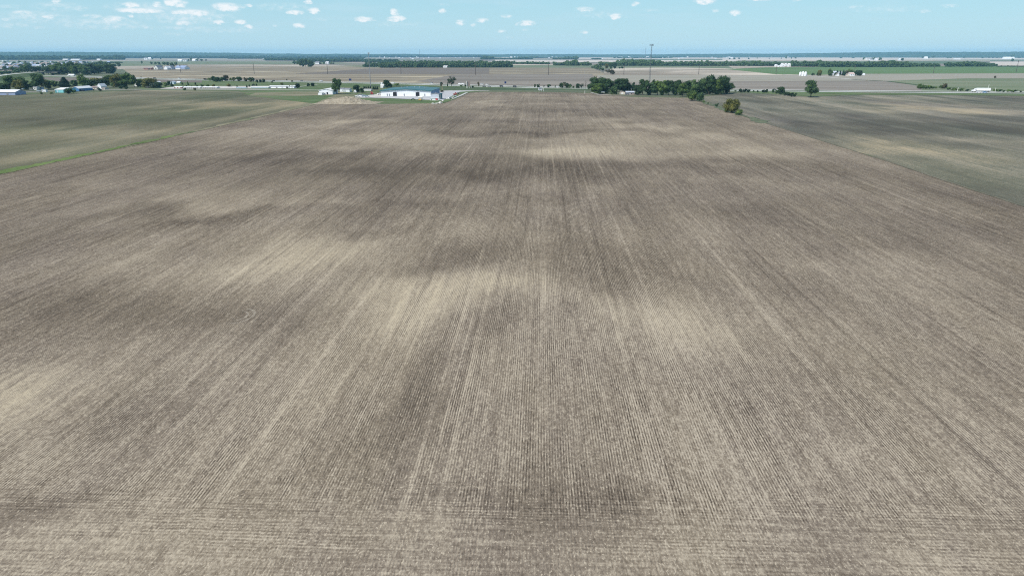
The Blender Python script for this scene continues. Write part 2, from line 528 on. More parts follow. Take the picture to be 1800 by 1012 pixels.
    wf = t.math('MULTIPLY', t.math('ADD', t.math('MULTIPLY', warmf, 0.8), t.math('MULTIPLY', hue, 0.22)), tn, clamp=True)
    lightc = t.mix(wf, light, warm)
    c2 = t.mix(t.math('MULTIPLY', wf, 0.30), c1, warm)
    c3 = t.mix(up, c2, lightc)
    if marks:
        mx_, my_, rad = marks
        ddx = t.math('SUBTRACT', X, mx_)
        ddy = t.math('MULTIPLY', t.math('SUBTRACT', Y, my_), 0.8)
        r = t.math('SQRT', t.math('ADD', t.math('MULTIPLY', ddx, ddx), t.math('MULTIPLY', ddy, ddy)))
        a1 = t.rng(t.math('ABSOLUTE', t.math('SUBTRACT', r, rad)), 0.05, 0.26, 1.0, 0.0)
        a2 = t.rng(t.math('ABSOLUTE', t.math('SUBTRACT', r, rad + 1.0)), 0.05, 0.26, 1.0, 0.0)
        lim = t.math('MULTIPLY', t.rng(t.math('ABSOLUTE', ddy), 2.6, 4.2, 1.0, 0.0), t.rng(ddx, 0, 1.0))
        mk = t.math('MULTIPLY', t.math('MAXIMUM', a1, a2), lim)
        mk = t.math('MULTIPLY', mk, t.rng(g1, -0.12, 0.1, 0.1, 0.55))
        c3 = t.mix(mk, c3, (0.50, 0.45, 0.36, 1))
    t.bump(t.math('ADD', t.math('MULTIPLY', rows, 0.5), t.math('MULTIPLY', g1, 2.5)), 0.55, 0.035)
    return t.col(c3)


# ------------------------------------------------------------------ object helpers
def tag(o, label=None, cat=None, group=None, kind=None):
    if label:
        o['label'] = label
    if cat:
        o['category'] = cat
    if group:
        o['group'] = group
    if kind:
        o['kind'] = kind
    return o


def link(name, me, parent=None, loc=None):
    o = bpy.data.objects.new(name, me)
    C.objects.link(o)
    if parent:
        o.parent = parent
    if loc is not None:
        o.location = loc
    return o


def mesh_np(name, V, F, mats, midx=None, smooth=False):
    """F: list/array of index tuples (tri/quad, uniform per array) or list of arrays"""
    me = bpy.data.meshes.new(name)
    Fs = F if isinstance(F, list) else [F]
    Fs = [np.asarray(f, dtype=np.int32) for f in Fs if len(f)]
    nl = sum(f.size for f in Fs)
    npoly = sum(len(f) for f in Fs)
    me.vertices.add(len(V))
    me.vertices.foreach_set('co', np.asarray(V, dtype=np.float32).ravel())
    me.loops.add(nl)
    me.loops.foreach_set('vertex_index', np.concatenate([f.ravel() for f in Fs]))
    me.polygons.add(npoly)
    tot = np.concatenate([np.full(len(f), f.shape[1], dtype=np.int32) for f in Fs])
    st = np.concatenate([[0], np.cumsum(tot)[:-1]]).astype(np.int32)
    me.polygons.foreach_set('loop_start', st)
    me.polygons.foreach_set('loop_total', tot)
    for m in mats:
        me.materials.append(m)
    if midx is not None:
        me.polygons.foreach_set('material_index', np.asarray(midx, dtype=np.int32))
    me.polygons.foreach_set('use_smooth', np.full(npoly, smooth))
    me.update(calc_edges=True)
    me.validate()
    return me


class MB:
    """collects primitives into one mesh; a material for each"""

    def __init__(s):
        s.v, s.f, s.mi = [], [], []

    def add(s, vs, fs, mi=0):
        b = len(s.v)
        s.v += [tuple(q) for q in vs]
        s.f += [tuple(b + i for i in f) for f in fs]
        s.mi += [mi] * len(fs)
        return s

    def box(s, x0, x1, y0, y1, z0, z1, mi=0):
        return s.add([(x0, y0, z0), (x1, y0, z0), (x1, y1, z0), (x0, y1, z0), (x0, y0, z1), (x1, y0, z1), (x1, y1, z1), (x0, y1, z1)],
                     [(0, 3, 2, 1), (4, 5, 6, 7), (0, 1, 5, 4), (1, 2, 6, 5), (2, 3, 7, 6), (3, 0, 4, 7)], mi)

    def prism(s, prof, a0, a1, axis='y', mi=0):
        """profile of (u, z) swept along an axis"""
        n = len(prof)
        mk = (lambda u, z, a: (u, a, z)) if axis == 'y' else (lambda u, z, a: (a, u, z))
        vs = [mk(u, z, a0) for u, z in prof] + [mk(u, z, a1) for u, z in prof]
        fs = [(i, (i + 1) % n, n + (i + 1) % n, n + i) for i in range(n)] + [tuple(range(n))[::-1], tuple(range(n, 2 * n))]
        return s.add(vs, fs, mi)

    def cyl(s, p, q, r0, r1, n=8, mi=0, cap=True):
        p, q = Vector(p), Vector(q)
        d = (q - p).normalized()
        u = d.orthogonal().normalized()
        w = d.cross(u)
        vs = []
        for c, r in ((p, r0), (q, r1)):
            for i in range(n):
                a = 2 * math.pi * i / n
                vs.append(c + u * (r * math.cos(a)) + w * (r * math.sin(a)))
        fs = [(i, (i + 1) % n, n + (i + 1) % n, n + i) for i in range(n)]
        if cap:
            fs += [tuple(range(n))[::-1], tuple(range(n, 2 * n))]
        return s.add(vs, fs, mi)

    def build(s, name, mats, parent=None, loc=None, bevel=0.0):
        me = bpy.data.meshes.new(name)
        me.from_pydata(s.v, [], s.f)
        for m in (mats if isinstance(mats, (list, tuple)) else [mats]):
            me.materials.append(m)
        me.polygons.foreach_set('material_index', s.mi)
        me.update()
        o = link(name, me, parent, loc)
        if bevel:
            b = o.modifiers.new('bevel', 'BEVEL')
            b.width = bevel
            b.segments = 2
        return o


def empty(name, loc, rz=0.0):
    o = bpy.data.objects.new(name, None)
    o.empty_display_size = 0.5
    o.location = loc
    o.rotation_euler = (0, 0, rz)
    C.objects.link(o)
    return o


def copy_tree(src, parent=None):
    c = src.copy()
    C.objects.link(c)
    c.parent = parent
    for ch in list(src.children):
        copy_tree(ch, c)
    return c


ORD = ['first', 'second', 'third', 'fourth', 'fifth', 'sixth', 'seventh', 'eighth', 'ninth', 'tenth', 'eleventh', 'twelfth',
       'thirteenth', 'fourteenth', 'fifteenth', 'sixteenth', 'seventeenth', 'eighteenth', 'nineteenth', 'twentieth']


def ordinal(i):
    if i < 20:
        return ORD[i]
    tens = {2: 'twenty', 3: 'thirty', 4: 'forty'}[(i + 1) // 10]
    r = (i + 1) % 10
    return tens.replace('ty', 'tieth') if r == 0 else tens + '-' + ORD[r - 1]


# ------------------------------------------------------------------ ground, fields, roads
L = 16000.0
g = bpy.data.meshes.new('ground')
NG = 12
gv, gf = [], []
for j in range(NG + 1):
    for i in range(NG + 1):
        gv.append((-L + 2 * L * i / NG, -L + 2 * L * j / NG, -0.60))
for j in range(NG):
    for i in range(NG):
        a = j * (NG + 1) + i
        gf.append((a, a + 1, a + NG + 2, a + NG + 1))
g.from_pydata(gv, [], gf)
g.materials.append(base_mat())
tag(link('ground', g), kind='structure')


def sheet(name, pts, z, mat, world_pts=False):
    vs = []
    for p in pts:
        q = Vector((p[0], p[1], 0)) if world_pts else G(p[0], p[1])[0]
        vs.append((q.x, q.y, z))
    me = bpy.data.meshes.new(name)
    me.from_pydata(vs, [], [tuple(range(len(vs)))])
    me.materials.append(mat)
    me.update()
    if me.polygons[0].normal.z < 0:
        me.flip_normals()
    return tag(link(name, me), kind='structure')


def ragged(name, pts, width, z, mat, off=0.0, step=3.0, seed=1):
    """a grassy margin of uneven width along a field edge"""
    r = random.Random(seed)
    P = []
    for a, b in zip(pts, pts[1:]):
        n = max(1, int((b - a).length / step))
        P += [a.lerp(b, k / n) for k in range(n)]
    P.append(pts[-1])
    vs, wl_, wr_ = [], 0.0, 0.0
    for i, p in enumerate(P):
        d = (P[min(len(P) - 1, i + 1)] - P[max(0, i - 1)]).normalized()
        n = Vector((-d.y, d.x, 0))
        wl_ = wl_ * 0.7 + r.uniform(-.35, .35) * width
        wr_ = wr_ * 0.7 + r.uniform(-.25, .25) * width
        l = p + n * (off + width * .5 + wl_)
        q = p + n * (off - width * .5 + wr_)
        vs += [(l.x, l.y, z), (q.x, q.y, z)]
    me = bpy.data.meshes.new(name)
    me.from_pydata(vs, [], [(2 * i, 2 * i + 1, 2 * i + 3, 2 * i + 2) for i in range(len(P) - 1)])
    me.materials.append(mat)
    me.update()
    return tag(link(name, me), kind='structure')


def strip_pts(pts, width, off=0.0):
    P = [Vector((p.x, p.y, 0)) for p in pts]
    out_l, out_r = [], []
    for i, p in enumerate(P):
        a = P[max(0, i - 1)]
        b = P[min(len(P) - 1, i + 1)]
        d = (b - a).normalized()
        n = Vector((-d.y, d.x, 0))
        out_l.append(p + n * (off + width / 2))
        out_r.append(p + n * (off - width / 2))
    return out_l, out_r


def strip(name, pts, width, z, mat, off=0.0, parent=None):
    l, r = strip_pts(pts, width, off)
    vs = [(q.x, q.y, z) for q in l] + [(q.x, q.y, z) for q in r]
    n = len(l)
    me = bpy.data.meshes.new(name)
    me.from_pydata(vs, [], [(i, n + i, n + i + 1, i + 1) for i in range(n - 1)])
    me.materials.append(mat)
    me.update()
    o = link(name, me, parent)
    if not parent:
        tag(o, kind='structure')
    return o


# --- soil tone maps: patches of drier and damper soil, placed on the ground
def gauss_field(PX, PY, blobs):
    out = np.zeros_like(PX)
    wrm = np.zeros_like(PX)
    for b in blobs:
        px, py, sx, sy, amp = b[:5]
        w = b[5] if len(b) > 5 else 0.0
        c, t = G(px, py)
        mx = sx * t / FPX * (1.25 if amp > 0 else 1.1)
        my = (G(px, py - sy)[0] - G(px, py + sy)[0]).length / 2 * (1.4 if amp > 0 else 1.15)
        amp *= 0.82 if amp > 0 else 0.9
        gq = np.exp(-(((PX - c.x) / mx) ** 2 + ((PY - c.y) / my) ** 2) / 2)
        out += amp * gq
        wrm += w * abs(amp) * gq
    return out, wrm


def vnoise(X, Y, seed):
    r = np.random.default_rng(seed).random((64, 64))
    xi, yi = np.floor(X).astype(int), np.floor(Y).astype(int)
    fx, fy = X - xi, Y - yi
    fx, fy = fx * fx * (3 - 2 * fx), fy * fy * (3 - 2 * fy)
    g_ = lambda a, b: r[a % 64, b % 64]
    return (g_(xi, yi) * (1 - fx) + g_(xi + 1, yi) * fx) * (1 - fy) + (g_(xi, yi + 1) * (1 - fx) + g_(xi + 1, yi + 1) * fx) * fy


def field(name, left, right, y0, y1, z, mat, blobs, ncol=200, grow=1.010, step0=0.8, natural=0.35, offs=0.0, bands=(), strk=0.0):
    """left/right: lists of (x, y) world points giving the edge x at each y"""
    ys = [y0]
    st = 6.0 if y0 < 30 else step0
    while ys[-1] < y1:
        yy = ys[-1]
        ys.append(yy + (8.0 if yy < 30 else max(step0, yy * (grow - 1))))
    ys[-1] = y1
    ys = np.array(ys)
    lx = np.interp(ys, [p[1] for p in left], [p[0] for p in left])
    rx = np.interp(ys, [p[1] for p in right], [p[0] for p in right])
    s = np.linspace(0, 1, ncol)
    PX = lx[:, None] * (1 - s) + rx[:, None] * s
    PY = np.repeat(ys[:, None], ncol, 1)
    # warp the patches so their outlines are uneven
    wx = PX + (vnoise(PX / 14, PY / 30, 1) - .5) * 16 + (vnoise(PX / 5, PY / 11, 2) - .5) * 5
    wy = PY + (vnoise(PX / 18, PY / 26, 3) - .5) * (8 + PY * 0.10) + (vnoise(PX / 6, PY / 9, 4) - .5) * (3 + PY * 0.03)
    wx = PX + (wx - PX) * np.clip(PY / 160, 0.15, 1.3)
    wy = PY + (wy - PY) * np.clip(PY / 160, 0.15, 1.3)
    tone, warm = gauss_field(wx, wy, blobs)
    tone = tone + natural * ((vnoise(PX / 70, PY / 34, 5) - .5) * 1.3 + (vnoise(PX / 22, PY / 17, 6) - .5) * 0.8 + (vnoise(PX / 160, PY / 90, 7) - .5) * 1.0)
    tone = tone + strk * ((vnoise(PX / 6, PY / 90, 12) - .5) * 1.3 + (vnoise(PX / 19, PY / 120, 13) - .5) * 1.3)
    for side, dx, sg, am, wm in bands:
        ed = (lx if side == 'l' else rx)[:, None]
        gq = np.exp(-((PX - ed - dx - (vnoise(PX / 9, PY / 40, 15) - .5) * sg) / sg) ** 2)
        tone = tone + am * gq
        warm = warm + wm * gq
    tone = tone - offs * (0.3 + 0.7 * np.clip((PY - 70) / 110, 0, 1))
    nr, nc = PX.shape
    V = np.stack([PX.ravel(), PY.ravel(), np.full(PX.size, z)], 1)
    idx = np.arange(nr * nc).reshape(nr, nc)
    F = np.stack([idx[:-1, :-1].ravel(), idx[:-1, 1:].ravel(), idx[1:, 1:].ravel(), idx[1:, :-1].ravel()], 1)
    me = mesh_np(name, V, F, [mat], smooth=True)
    for an, arr in (('tone', tone), ('warm', np.clip(warm, 0, 1.2))):
        a = me.attributes.new(an, 'FLOAT', 'POINT')
        a.data.foreach_set('value', arr.ravel().astype(np.float32))
    return tag(link(name, me), kind='structure')


def wp(px, py):
    q = G(px, py)[0]
    return (q.x, q.y)


bl = [wp(0, 305), wp(280, 245), wp(555, 183)]
br = [wp(1800, 362), wp(1560, 282), wp(1310, 205), wp(1240, 180)]
sl_l = bl[0][0]
bl_ext = [(bl[0][0], -80)] + bl + [(bl[-1][0], 900)]
br_ext = [(br[0][0], -80)] + br + [(br[-1][0], 900)]

BL_MAIN = [
    (540, 440, 70, 16, .8, 1), (470, 455, 60, 15, .4, .9), (620, 420, 50, 10, .4, .8), (840, 490, 70, 14, .75, 1), (750, 500, 55, 16, .6, 1),
    (700, 540, 40, 20, .8, .8), (660, 570, 36, 20, .6, .7), (870, 395, 50, 12, .35, .5), (1000, 515, 80, 13, .35, .6),
    (1240, 575, 55, 24, .7, .8), (1085, 560, 36, 28, .35, .3), (1190, 525, 60, 16, .4, .6), (330, 352, 120, 9, .35, .7),
    (520, 352, 60, 9, .4, .7), (430, 335, 80, 8, .3, .6), (40, 690, 60, 26, .7, 1), (10, 722, 40, 20, .5, 1), (60, 800, 50, 14, .45, .2),
    (1100, 243, 110, 6, .6, 1), (1170, 270, 120, 6, .5, 1), (1030, 262, 60, 6, .4, 1), (1120, 219, 40, 3.4, .65, 1),
    (1010, 272, 60, 6, .5, 1), (700, 243, 80, 5, .55, .8), (830, 251, 50, 4, .35, .5), (620, 209, 30, 2.6, .65, 1), (850, 185, 26, 2.2, .55, .9),
    (730, 190, 30, 2, .3, .5), (1350, 270, 60, 7, .35, .9), (1450, 340, 80, 12, .2, .4), (480, 730, 55, 50, .45, .4), (560, 640, 50, 50, .35, .3),
    (120, 965, 150, 35, .35, .7), (1100, 960, 80, 26, .25, .6), (1650, 985, 100, 18, .25, .5), (730, 910, 60, 26, .3, .5), (1230, 910, 60, 20, .2, .3),
    (200, 450, 90, 12, .35, .7), (960, 600, 12, 50, .3, .1), (1500, 620, 100, 40, .15, .3), (1400, 800, 100, 60, .1, .1),
    (860, 440, 20, 10, .2, .5), (900, 330, 90, 8, .2, .4), (1330, 540, 60, 20, .2, .4),
    (300, 383, 130, 9, -.6), (420, 372, 90, 8, -.5), (160, 392, 100, 10, -.4), (640, 378, 60, 9, -.5), (740, 350, 60, 7, -.7),
    (830, 437, 60, 12, -.75), (750, 462, 40, 8, -.6), (1040, 480, 70, 16, -.65), (1110, 440, 60, 20, -.55), (700, 300, 120, 7, -.75),
    (500, 268, 120, 7, -.5), (880, 252, 60, 4, -.7), (900, 232, 90, 4, -.5), (300, 555, 150, 16, -.5), (180, 520, 100, 16, -.35), (760, 720, 45, 45, -.7), (970, 760, 50, 80, -.45),
    (985, 865, 110, 26, -.45), (820, 862, 70, 26, -.35), (850, 575, 36, 16, -.6), (250, 730, 80, 26, -.55), (1330, 470, 60, 22, -.4),
    (1450, 440, 70, 14, -.3), (1300, 690, 80, 40, -.35), (60, 880, 40, 13, -.6), (150, 868, 70, 13, -.45), (1080, 228, 120, 3.4, -.5),
    (930, 214, 90, 3, -.5), (860, 272, 40, 6, -.5), (1180, 300, 120, 8, -.3), (1250, 360, 90, 10, -.3), (100, 450, 60, 10, -.4),
    (1600, 440, 90, 16, -.2), (620, 800, 40, 30, -.5), (1560, 720, 110, 40, -.15), (420, 430, 60, 6, -.4), (560, 400, 40, 7, -.5), (1100, 205, 160, 5, -.3),
    (750, 225, 100, 4, -.4), (960, 300, 60, 8, -.4), (1020, 350, 80, 9, -.3)]
mk = wp(415, 552)
m_main = field_mat('plowed_field', (0.066, 0.052, 0.039), (0.201, 0.163, 0.118), (0.42, 0.358, 0.270), (0.46, 0.388, 0.272),
                   headland=(53.5, 60.5), marks=(mk[0], mk[1], 1.7))
field('plowed_field', bl_ext, br_ext, -80, 860, -0.30, m_main, BL_MAIN, ncol=230, natural=0.6, offs=0.38)

BL_LEFT = [(370, 183, 50, 2.4, .9, 1), (120, 233, 80, 5, .7, .7), (430, 186, 60, 3, .5, .8), (250, 252, 200, 6, .45, .5), (60, 215, 90, 6, -.6),
           (250, 205, 120, 5, -.6), (420, 170, 80, 2.5, -.6), (150, 190, 120, 4, -.4), (200, 176, 90, 3, .3, .2), (300, 218, 60, 4, -.5),
           (60, 285, 90, 6, -.4), (500, 180, 40, 2, .5, .9), (60, 250, 60, 4, -.3)]
m_left = field_mat('sprouting_field', (0.060, 0.062, 0.040), (0.130, 0.122, 0.080), (0.23, 0.212, 0.148), (0.31, 0.25, 0.155),
                   streak=0.75, rowamp=0.6, green=(0.088, 0.103, 0.057))
field('sprouting_field', [(-1500, -80), (-1500, 1000)], bl_ext, -80, 800, -0.33, m_left, BL_LEFT, ncol=420, grow=1.014, natural=0.6, strk=0.5, bands=[('r', -20, 8, .75, .35), ('r', -48, 7, -.4, 0)])

BL_RIGHT = [(1680, 285, 140, 14, .55, .5), (1600, 188, 160, 6, .35, .4), (1500, 232, 160, 6, -.3), (1420, 180, 60, 5, .25, .2), (1555, 258, 40, 3.6, 1.1, 1), (1620, 270, 60, 4, .7, 1), (1480, 243, 40, 3, .5, .8), (1610, 190, 70, 2.4, .7, .8), (1710, 193, 60, 2, .6, .7), (1520, 225, 60, 3, -.5),
            (1640, 222, 110, 4, -.9), (1760, 225, 60, 3, -.7), (1700, 245, 80, 3, .5, .6), (1700, 285, 70, 5, .3, .5), (1560, 285, 30, 3, -.7),
            (1650, 262, 70, 2.4, -.7), (1730, 275, 60, 3, -.6), (1600, 300, 60, 5, -.3), (1700, 330, 60, 6, -.5), (1400, 195, 60, 4, -.6),
            (1460, 175, 90, 2.4, .3, .2), (1330, 178, 60, 2.2, -.5), (1520, 208, 60, 3, .3, .3), (1750, 310, 50, 6, .2, .2)]
m_right = field_mat('grey_green_field', (0.058, 0.056, 0.046), (0.140, 0.127, 0.100), (0.26, 0.235, 0.185), (0.38, 0.31, 0.20),
                    streak=0.8, rowamp=0.5, green=(0.096, 0.106, 0.074))
field('grey_green_field', br_ext, [(1700, -80), (1700, 1100)], -80, 830, -0.36, m_right, BL_RIGHT, ncol=420, grow=1.014, natural=0.7, strk=1.1, bands=[('l', 14, 9, -.35, 0)])

HWY = [(-60, 133.2), (60, 133.3), (140, 134.3), (243, 137.6), (355, 140.4), (470, 142.2), (560, 144.2), (640, 145.6), (730, 147.6), (850, 151.2),
       (950, 153.6), (1100, 155.6), (1290, 158), (1400, 159.6), (1560, 161), (1700, 162), (1860, 163.4)]
HW = [G(x, y)[0] for x, y in HWY]
M['pl_far'] = land_mat('far_plowed_land', (0.165, 0.139, 0.100), (0.30, 0.255, 0.180), (0.42, 0.365, 0.255), 0.003, 0.014, 0.16, (0.42, 0.58), (0.56, 0.62))
M['pl_pale'] = land_mat('pale_stubble_land', (0.23, 0.195, 0.15), (0.54, 0.47, 0.375), (0.21, 0.185, 0.14), 0.0025, 0.010, -0.25, (0.45, 0.55), (0.56, 0.62))
M['pl_grey'] = land_mat('grey_plowed_land', (0.165, 0.145, 0.12), (0.26, 0.23, 0.19), None, 0.003, 0.02, 0.12, (0.42, 0.58))
M['pl_tan'] = land_mat('tan_land', (0.25, 0.235, 0.185), (0.335, 0.305, 0.245), (0.20, 0.20, 0.15), 0.003, 0.02, 0.03)
M['pl_dark'] = land_mat('dark_plowed_land', (0.13, 0.112, 0.092), (0.21, 0.18, 0.148), None, 0.002, 0.02, 0.1)
M['crop'] = land_mat('green_crop', (0.085, 0.145, 0.055), (0.135, 0.205, 0.085), (0.15, 0.175, 0.09), 0.002, 0.014, 0.0)
M['crop_dull'] = land_mat('dull_green_land', (0.12, 0.155, 0.085), (0.19, 0.21, 0.13), (0.25, 0.23, 0.17), 0.002, 0.01, 0.0)
M['pl_white'] = land_mat('bleached_stubble', (0.46, 0.40, 0.34), (0.60, 0.53, 0.45), (0.32, 0.28, 0.22), 0.002, 0.006, 0.0)

# the land between the fields and the horizon, each parcel a sheet lying a little above the one below
far = [
    ('field_parcel', [(-200, 107), (560, 108.3), (640, 112), (0, 118), (-200, 118)], -0.58, M['crop_dull']),
    ('field_parcel', [(205, 102.2), (470, 102.6), (470, 106.8), (210, 106.6)], -0.56, M['pl_tan']),
    ('field_parcel', [(205, 118.6), (320, 113.6), (520, 113.3), (640, 118), (700, 119), (1040, 119), (1062, 128), (1070, 160), (200, 160)], -0.55, M['pl_far']),
    ('field_parcel', [(330, 113.7), (520, 113.4), (620, 115.5), (560, 116.6), (330, 117.0)], -0.53, M['pl_pale']),
    ('field_parcel', [(520, 129), (560, 127), (645, 120.5), (860, 120), (860, 130), (700, 130), (520, 129.8)], -0.52, M['pl_dark']),
    ('field_parcel', [(730, 143), (800, 131), (1040, 130), (1075, 157), (850, 151)], -0.51, M['pl_grey']),
    ('field_parcel', [(870, 110), (1075, 115.5), (1060, 119), (860, 119)], -0.50, M['crop_dull']),
    ('field_parcel', [(1040, 116), (1340, 116), (1340, 121), (1040, 121)], -0.49, M['crop_dull']),
    ('field_parcel', [(1080, 119.6), (1200, 118.6), (1300, 121), (1425, 131), (1290, 142), (1060, 142), (1062, 126)], -0.47, M['pl_pale']),
    ('field_parcel', [(1050, 132), (1425, 131.5), (1560, 134), (1560, 143), (1050, 145)], -0.46, M['pl_tan']),
    ('field_parcel', [(1280, 116), (1420, 117.5), (1440, 118.4), (1290, 121)], -0.46, M['pl_pale']),
    ('field_parcel', [(1275, 121.5), (1345, 118.6), (1600, 116.5), (1900, 116.5), (1900, 128.2), (1520, 129.6), (1440, 131.4), (1365, 130.6)], -0.45, M['crop']),
    ('field_parcel', [(1520, 129.7), (1900, 128.3), (1900, 138), (1700, 137.5), (1560, 142), (1440, 134)], -0.44, M['pl_tan']),
    ('field_parcel', [(1060, 144), (1280, 142.8), (1440, 141.8), (1560, 142), (1625, 152), (1625, 163), (1060, 158)], -0.43, M['pl_grey']),
    ('field_parcel', [(1560, 142), (1700, 137.6), (1900, 138.2), (1900, 166), (1620, 163), (1620, 152)], -0.42, M['crop_dull']),
    ('field_parcel', [(870, 105.4), (1300, 106.2), (1300, 108.0), (870, 110.5)], -0.50, M['pl_white']),
    ('field_parcel', [(1270, 101.4), (1900, 100.4), (1900, 107.0), (1270, 106.4)], -0.50, M['pl_white']),
    ('field_parcel', [(1560, 105.6), (1900, 104.6), (1900, 107.4), (1560, 107.2)], -0.46, M['crop_dull']),
    ('field_parcel', [(1740, 108.6), (1900, 108.2), (1900, 115.2), (1740, 115.4)], -0.45, M['pl_white']),
    ('field_parcel', [(1330, 106.6), (1740, 106.6), (1740, 108), (1330, 108)], -0.44, M['pl_pale']),
    ('field_parcel', [(850, 112.2), (930, 112.4), (1000, 114.4), (900, 114.8)], -0.44, M['pl_pale']),
    ('field_parcel', [(880, 100.6), (1260, 100.8), (1260, 101.9), (880, 101.8)], 0, M['pl_white']),
    ('field_parcel', [(1000, 103.0), (1280, 103.0), (1280, 104.2), (1000, 104.4)], 0, M['pl_white']),
    ('field_parcel', [(480, 100.8), (700, 100.9), (700, 101.4), (480, 101.3)], 0, M['pl_white']),
    ('field_parcel', [(640, 104.6), (840, 105.4), (840, 106.6), (640, 105.8)], 0, M['crop_dull']),
    ('field_parcel', [(170, 116.5), (330, 115.8), (330, 119), (200, 122), (140, 121)], -0.54, M['pl_pale']),
]
for k_, (nm, pts, z, mt) in enumerate(far):
    sheet(nm, pts, -0.58 + 0.011 * k_, mt)
# the grass between the highway and the fields
up = [(x, y) for x, y in HWY]
sheet('grassland', [(-300, 134)] + up + [(1900, 168), (1700, 167), (1500, 166.5), (1420, 170), (1350, 164.5), (1290, 163.5), (1215, 172), (1110, 170), (1050, 163.5),
                                         (940, 161.2), (850, 161.2), (822, 163), (780, 181), (620, 182.8), (556, 182), (440, 168.5), (420, 159.8), (250, 158.6), (110, 163.5), (-300, 175)], -0.28, M['lawn'])
sheet('grassland', [(-300, 126), (75, 125.5), (210, 118), (240, 137), (60, 133), (-300, 134)], -0.40, M['verge'])
sheet('grassland', [(830, 153.5), (950, 156), (1100, 158), (1300, 160.5), (1345, 165), (1290, 163), (1215, 171.5), (1110, 169.6), (1050, 163), (940, 160.8), (830, 160.8)], -0.24, M['verge'])
sheet('grassland', [(640, 149.5), (850, 154), (1040, 157.5), (1040, 159), (850, 158.5), (700, 158)], -0.23, M['darkgrass'])
sheet('grassland', [(1420, 163), (1560, 163.6), (1700, 164.8), (1900, 167), (1900, 170), (1620, 166.5), (1500, 166)], -0.205, M['lawn'])
sheet('grassland', [(-300, 150), (60, 150), (240, 150), (250, 158.4), (110, 162.8), (-300, 173)], -0.24, M['verge'])
sheet('weedy_ground', [(435, 168), (450, 163), (520, 160.8), (600, 161.5), (628, 168), (600, 180), (556, 180), (590, 166.6), (520, 168.6)], -0.20, M['weeds'])
sheet('grassland', [(250, 136.6), (355, 139.6), (355, 145.2), (250, 144.8), (100, 143), (60, 136)], -0.23, M['pl_dark'])
# the green edge between two fields, at the left, and the weedy one at the right
e = [Vector((p[0], p[1], 0)) for p in ([(bl[0][0], 60)] + bl)]
gp = Vector((*wp(330, 234), 0))
ragged('grass_edge', [e[0], e[1], gp], 3.6, -0.22, M['bright'], 2.2, 2.0, 4)
ragged('grass_edge', [gp] + e[3:], 3.6, -0.225, M['weeds'], 2.0, 3.0, 14)
ragged('path', e, 0.8, -0.19, M['weeds'], -0.4, 5.0, 5)
e2 = [Vector((p[0], p[1], 0)) for p in (wp(1215, 173), wp(1240, 181), wp(1275, 194), wp(1310, 205), wp(1340, 216))]
ragged('grass_edge', e2, 6.0, -0.21, M['verge'], 1.5, 2.5, 6)
ragged('grass_edge', [Vector((p[0], p[1], 0)) for p in (wp(1310, 205), wp(1560, 282), wp(1800, 362), (br[0][0], -20))], 1.0, -0.215, M['weeds2'], 0, 3.5, 8)

# highway: two carriageways with a grass median, and its painted edge lines
for off in (-15.5, 15.5):
    h = strip('highway', HW, 11.0, -0.10, M['asphalt'], off)
    for q in (-4.6, 4.4):
        strip('edge_line', HW, 0.2, -0.09, M['paint'], off + q, parent=h)
strip('grass_median', HW, 19.0, -0.16, M['verge'], 0)
FR = [G(x, y)[0] for x, y in [(236, 157.2), (290, 156.9), (420, 157.8), (560, 158.6), (600, 159.0)]]
strip('road', FR, 8.0, -0.08, M['gravel'])
strip('road', [G(x, y)[0] for x, y in [(768, 159.3), (830, 159.3), (860, 160.0)]], 6.0, -0.08, M['gravel'])
strip('road', [G(x, y)[0] for x, y in [(-60, 166), (28, 162.6), (75, 160.4), (140, 158.4), (240, 157.4)]], 5.0, -0.085, M['gravel'])
strip('road', [G(x, y)[0] for x, y in [(-60, 107.3), (120, 106.8), (240, 106.6), (300, 107)]], 14.0, -0.3, M['gravel'])
strip('road', [G(x, y)[0] for x, y in [(1040, 163.2), (1052, 166.2), (1075, 167.6), (1110, 167.4)]], 3.5, -0.06, M['gravel'])
strip('road', [G(x, y)[0] for x, y in [(1376, 131.2), (1440, 134.6), (1500, 139.4), (1520, 140)]], 9.0, -0.3, M['gravel'])
strip('road', [G(x, y)[0] for x, y in [(1500, 140), (1560, 142.6), (1640, 152.5), (1760, 157)]], 10.0, -0.3, M['darkgrass'])
strip('road', [G(x, y)[0] for x, y in [(525, 152.6), (545, 150.2), (558, 149)]], 3.0, -0.09, M['gravel'])
sheet('gravel_lot', [(290, 154.5), (310, 152), (410, 151.5), (520, 151.0), (522, 155.2), (420, 155.9), (280, 156)], -0.12, M['gravel'])
sheet('concrete_yard', [(640, 169.8), (668, 166.5), (672, 158), (772, 160), (816, 158.9), (846, 159.4), (820, 162), (792, 174.5), (776, 176.5), (660, 171.6), (630, 171.8)], -0.13, M['yard'])
sheet('gravel_lot', [(622, 171.6), (640, 168.2), (670, 164.6), (670, 170), (640, 172)], -0.075, M['gravel'])
sheet('grassland', [(795, 168.5), (808, 161.5), (835, 159.7), (843, 160.4), (824, 163), (800, 174), (784, 180), (770, 182), (776, 177)], -0.11, M['lawn'])
sheet('concrete_path', [(792, 175.6), (795, 173.6), (818, 163.0), (823, 162.6), (812, 168)], -0.05, M['concrete'])
sheet('concrete_path', [(640, 171.6), (668, 171.0), (770, 173.6), (772, 175.6), (700, 172.8)], -0.09, M['concrete'])
sheet('gravel_lot', [(1040, 165.9), (1058, 166.8), (1100, 166.6), (1125, 167.2), (1125, 167.9), (1070, 168)], -0.09, M['weeds'])
sheet('dirt_apron', [(555, 183.2), (585, 178), (640, 180), (660, 183.4)], -0.10, M['dirt'])

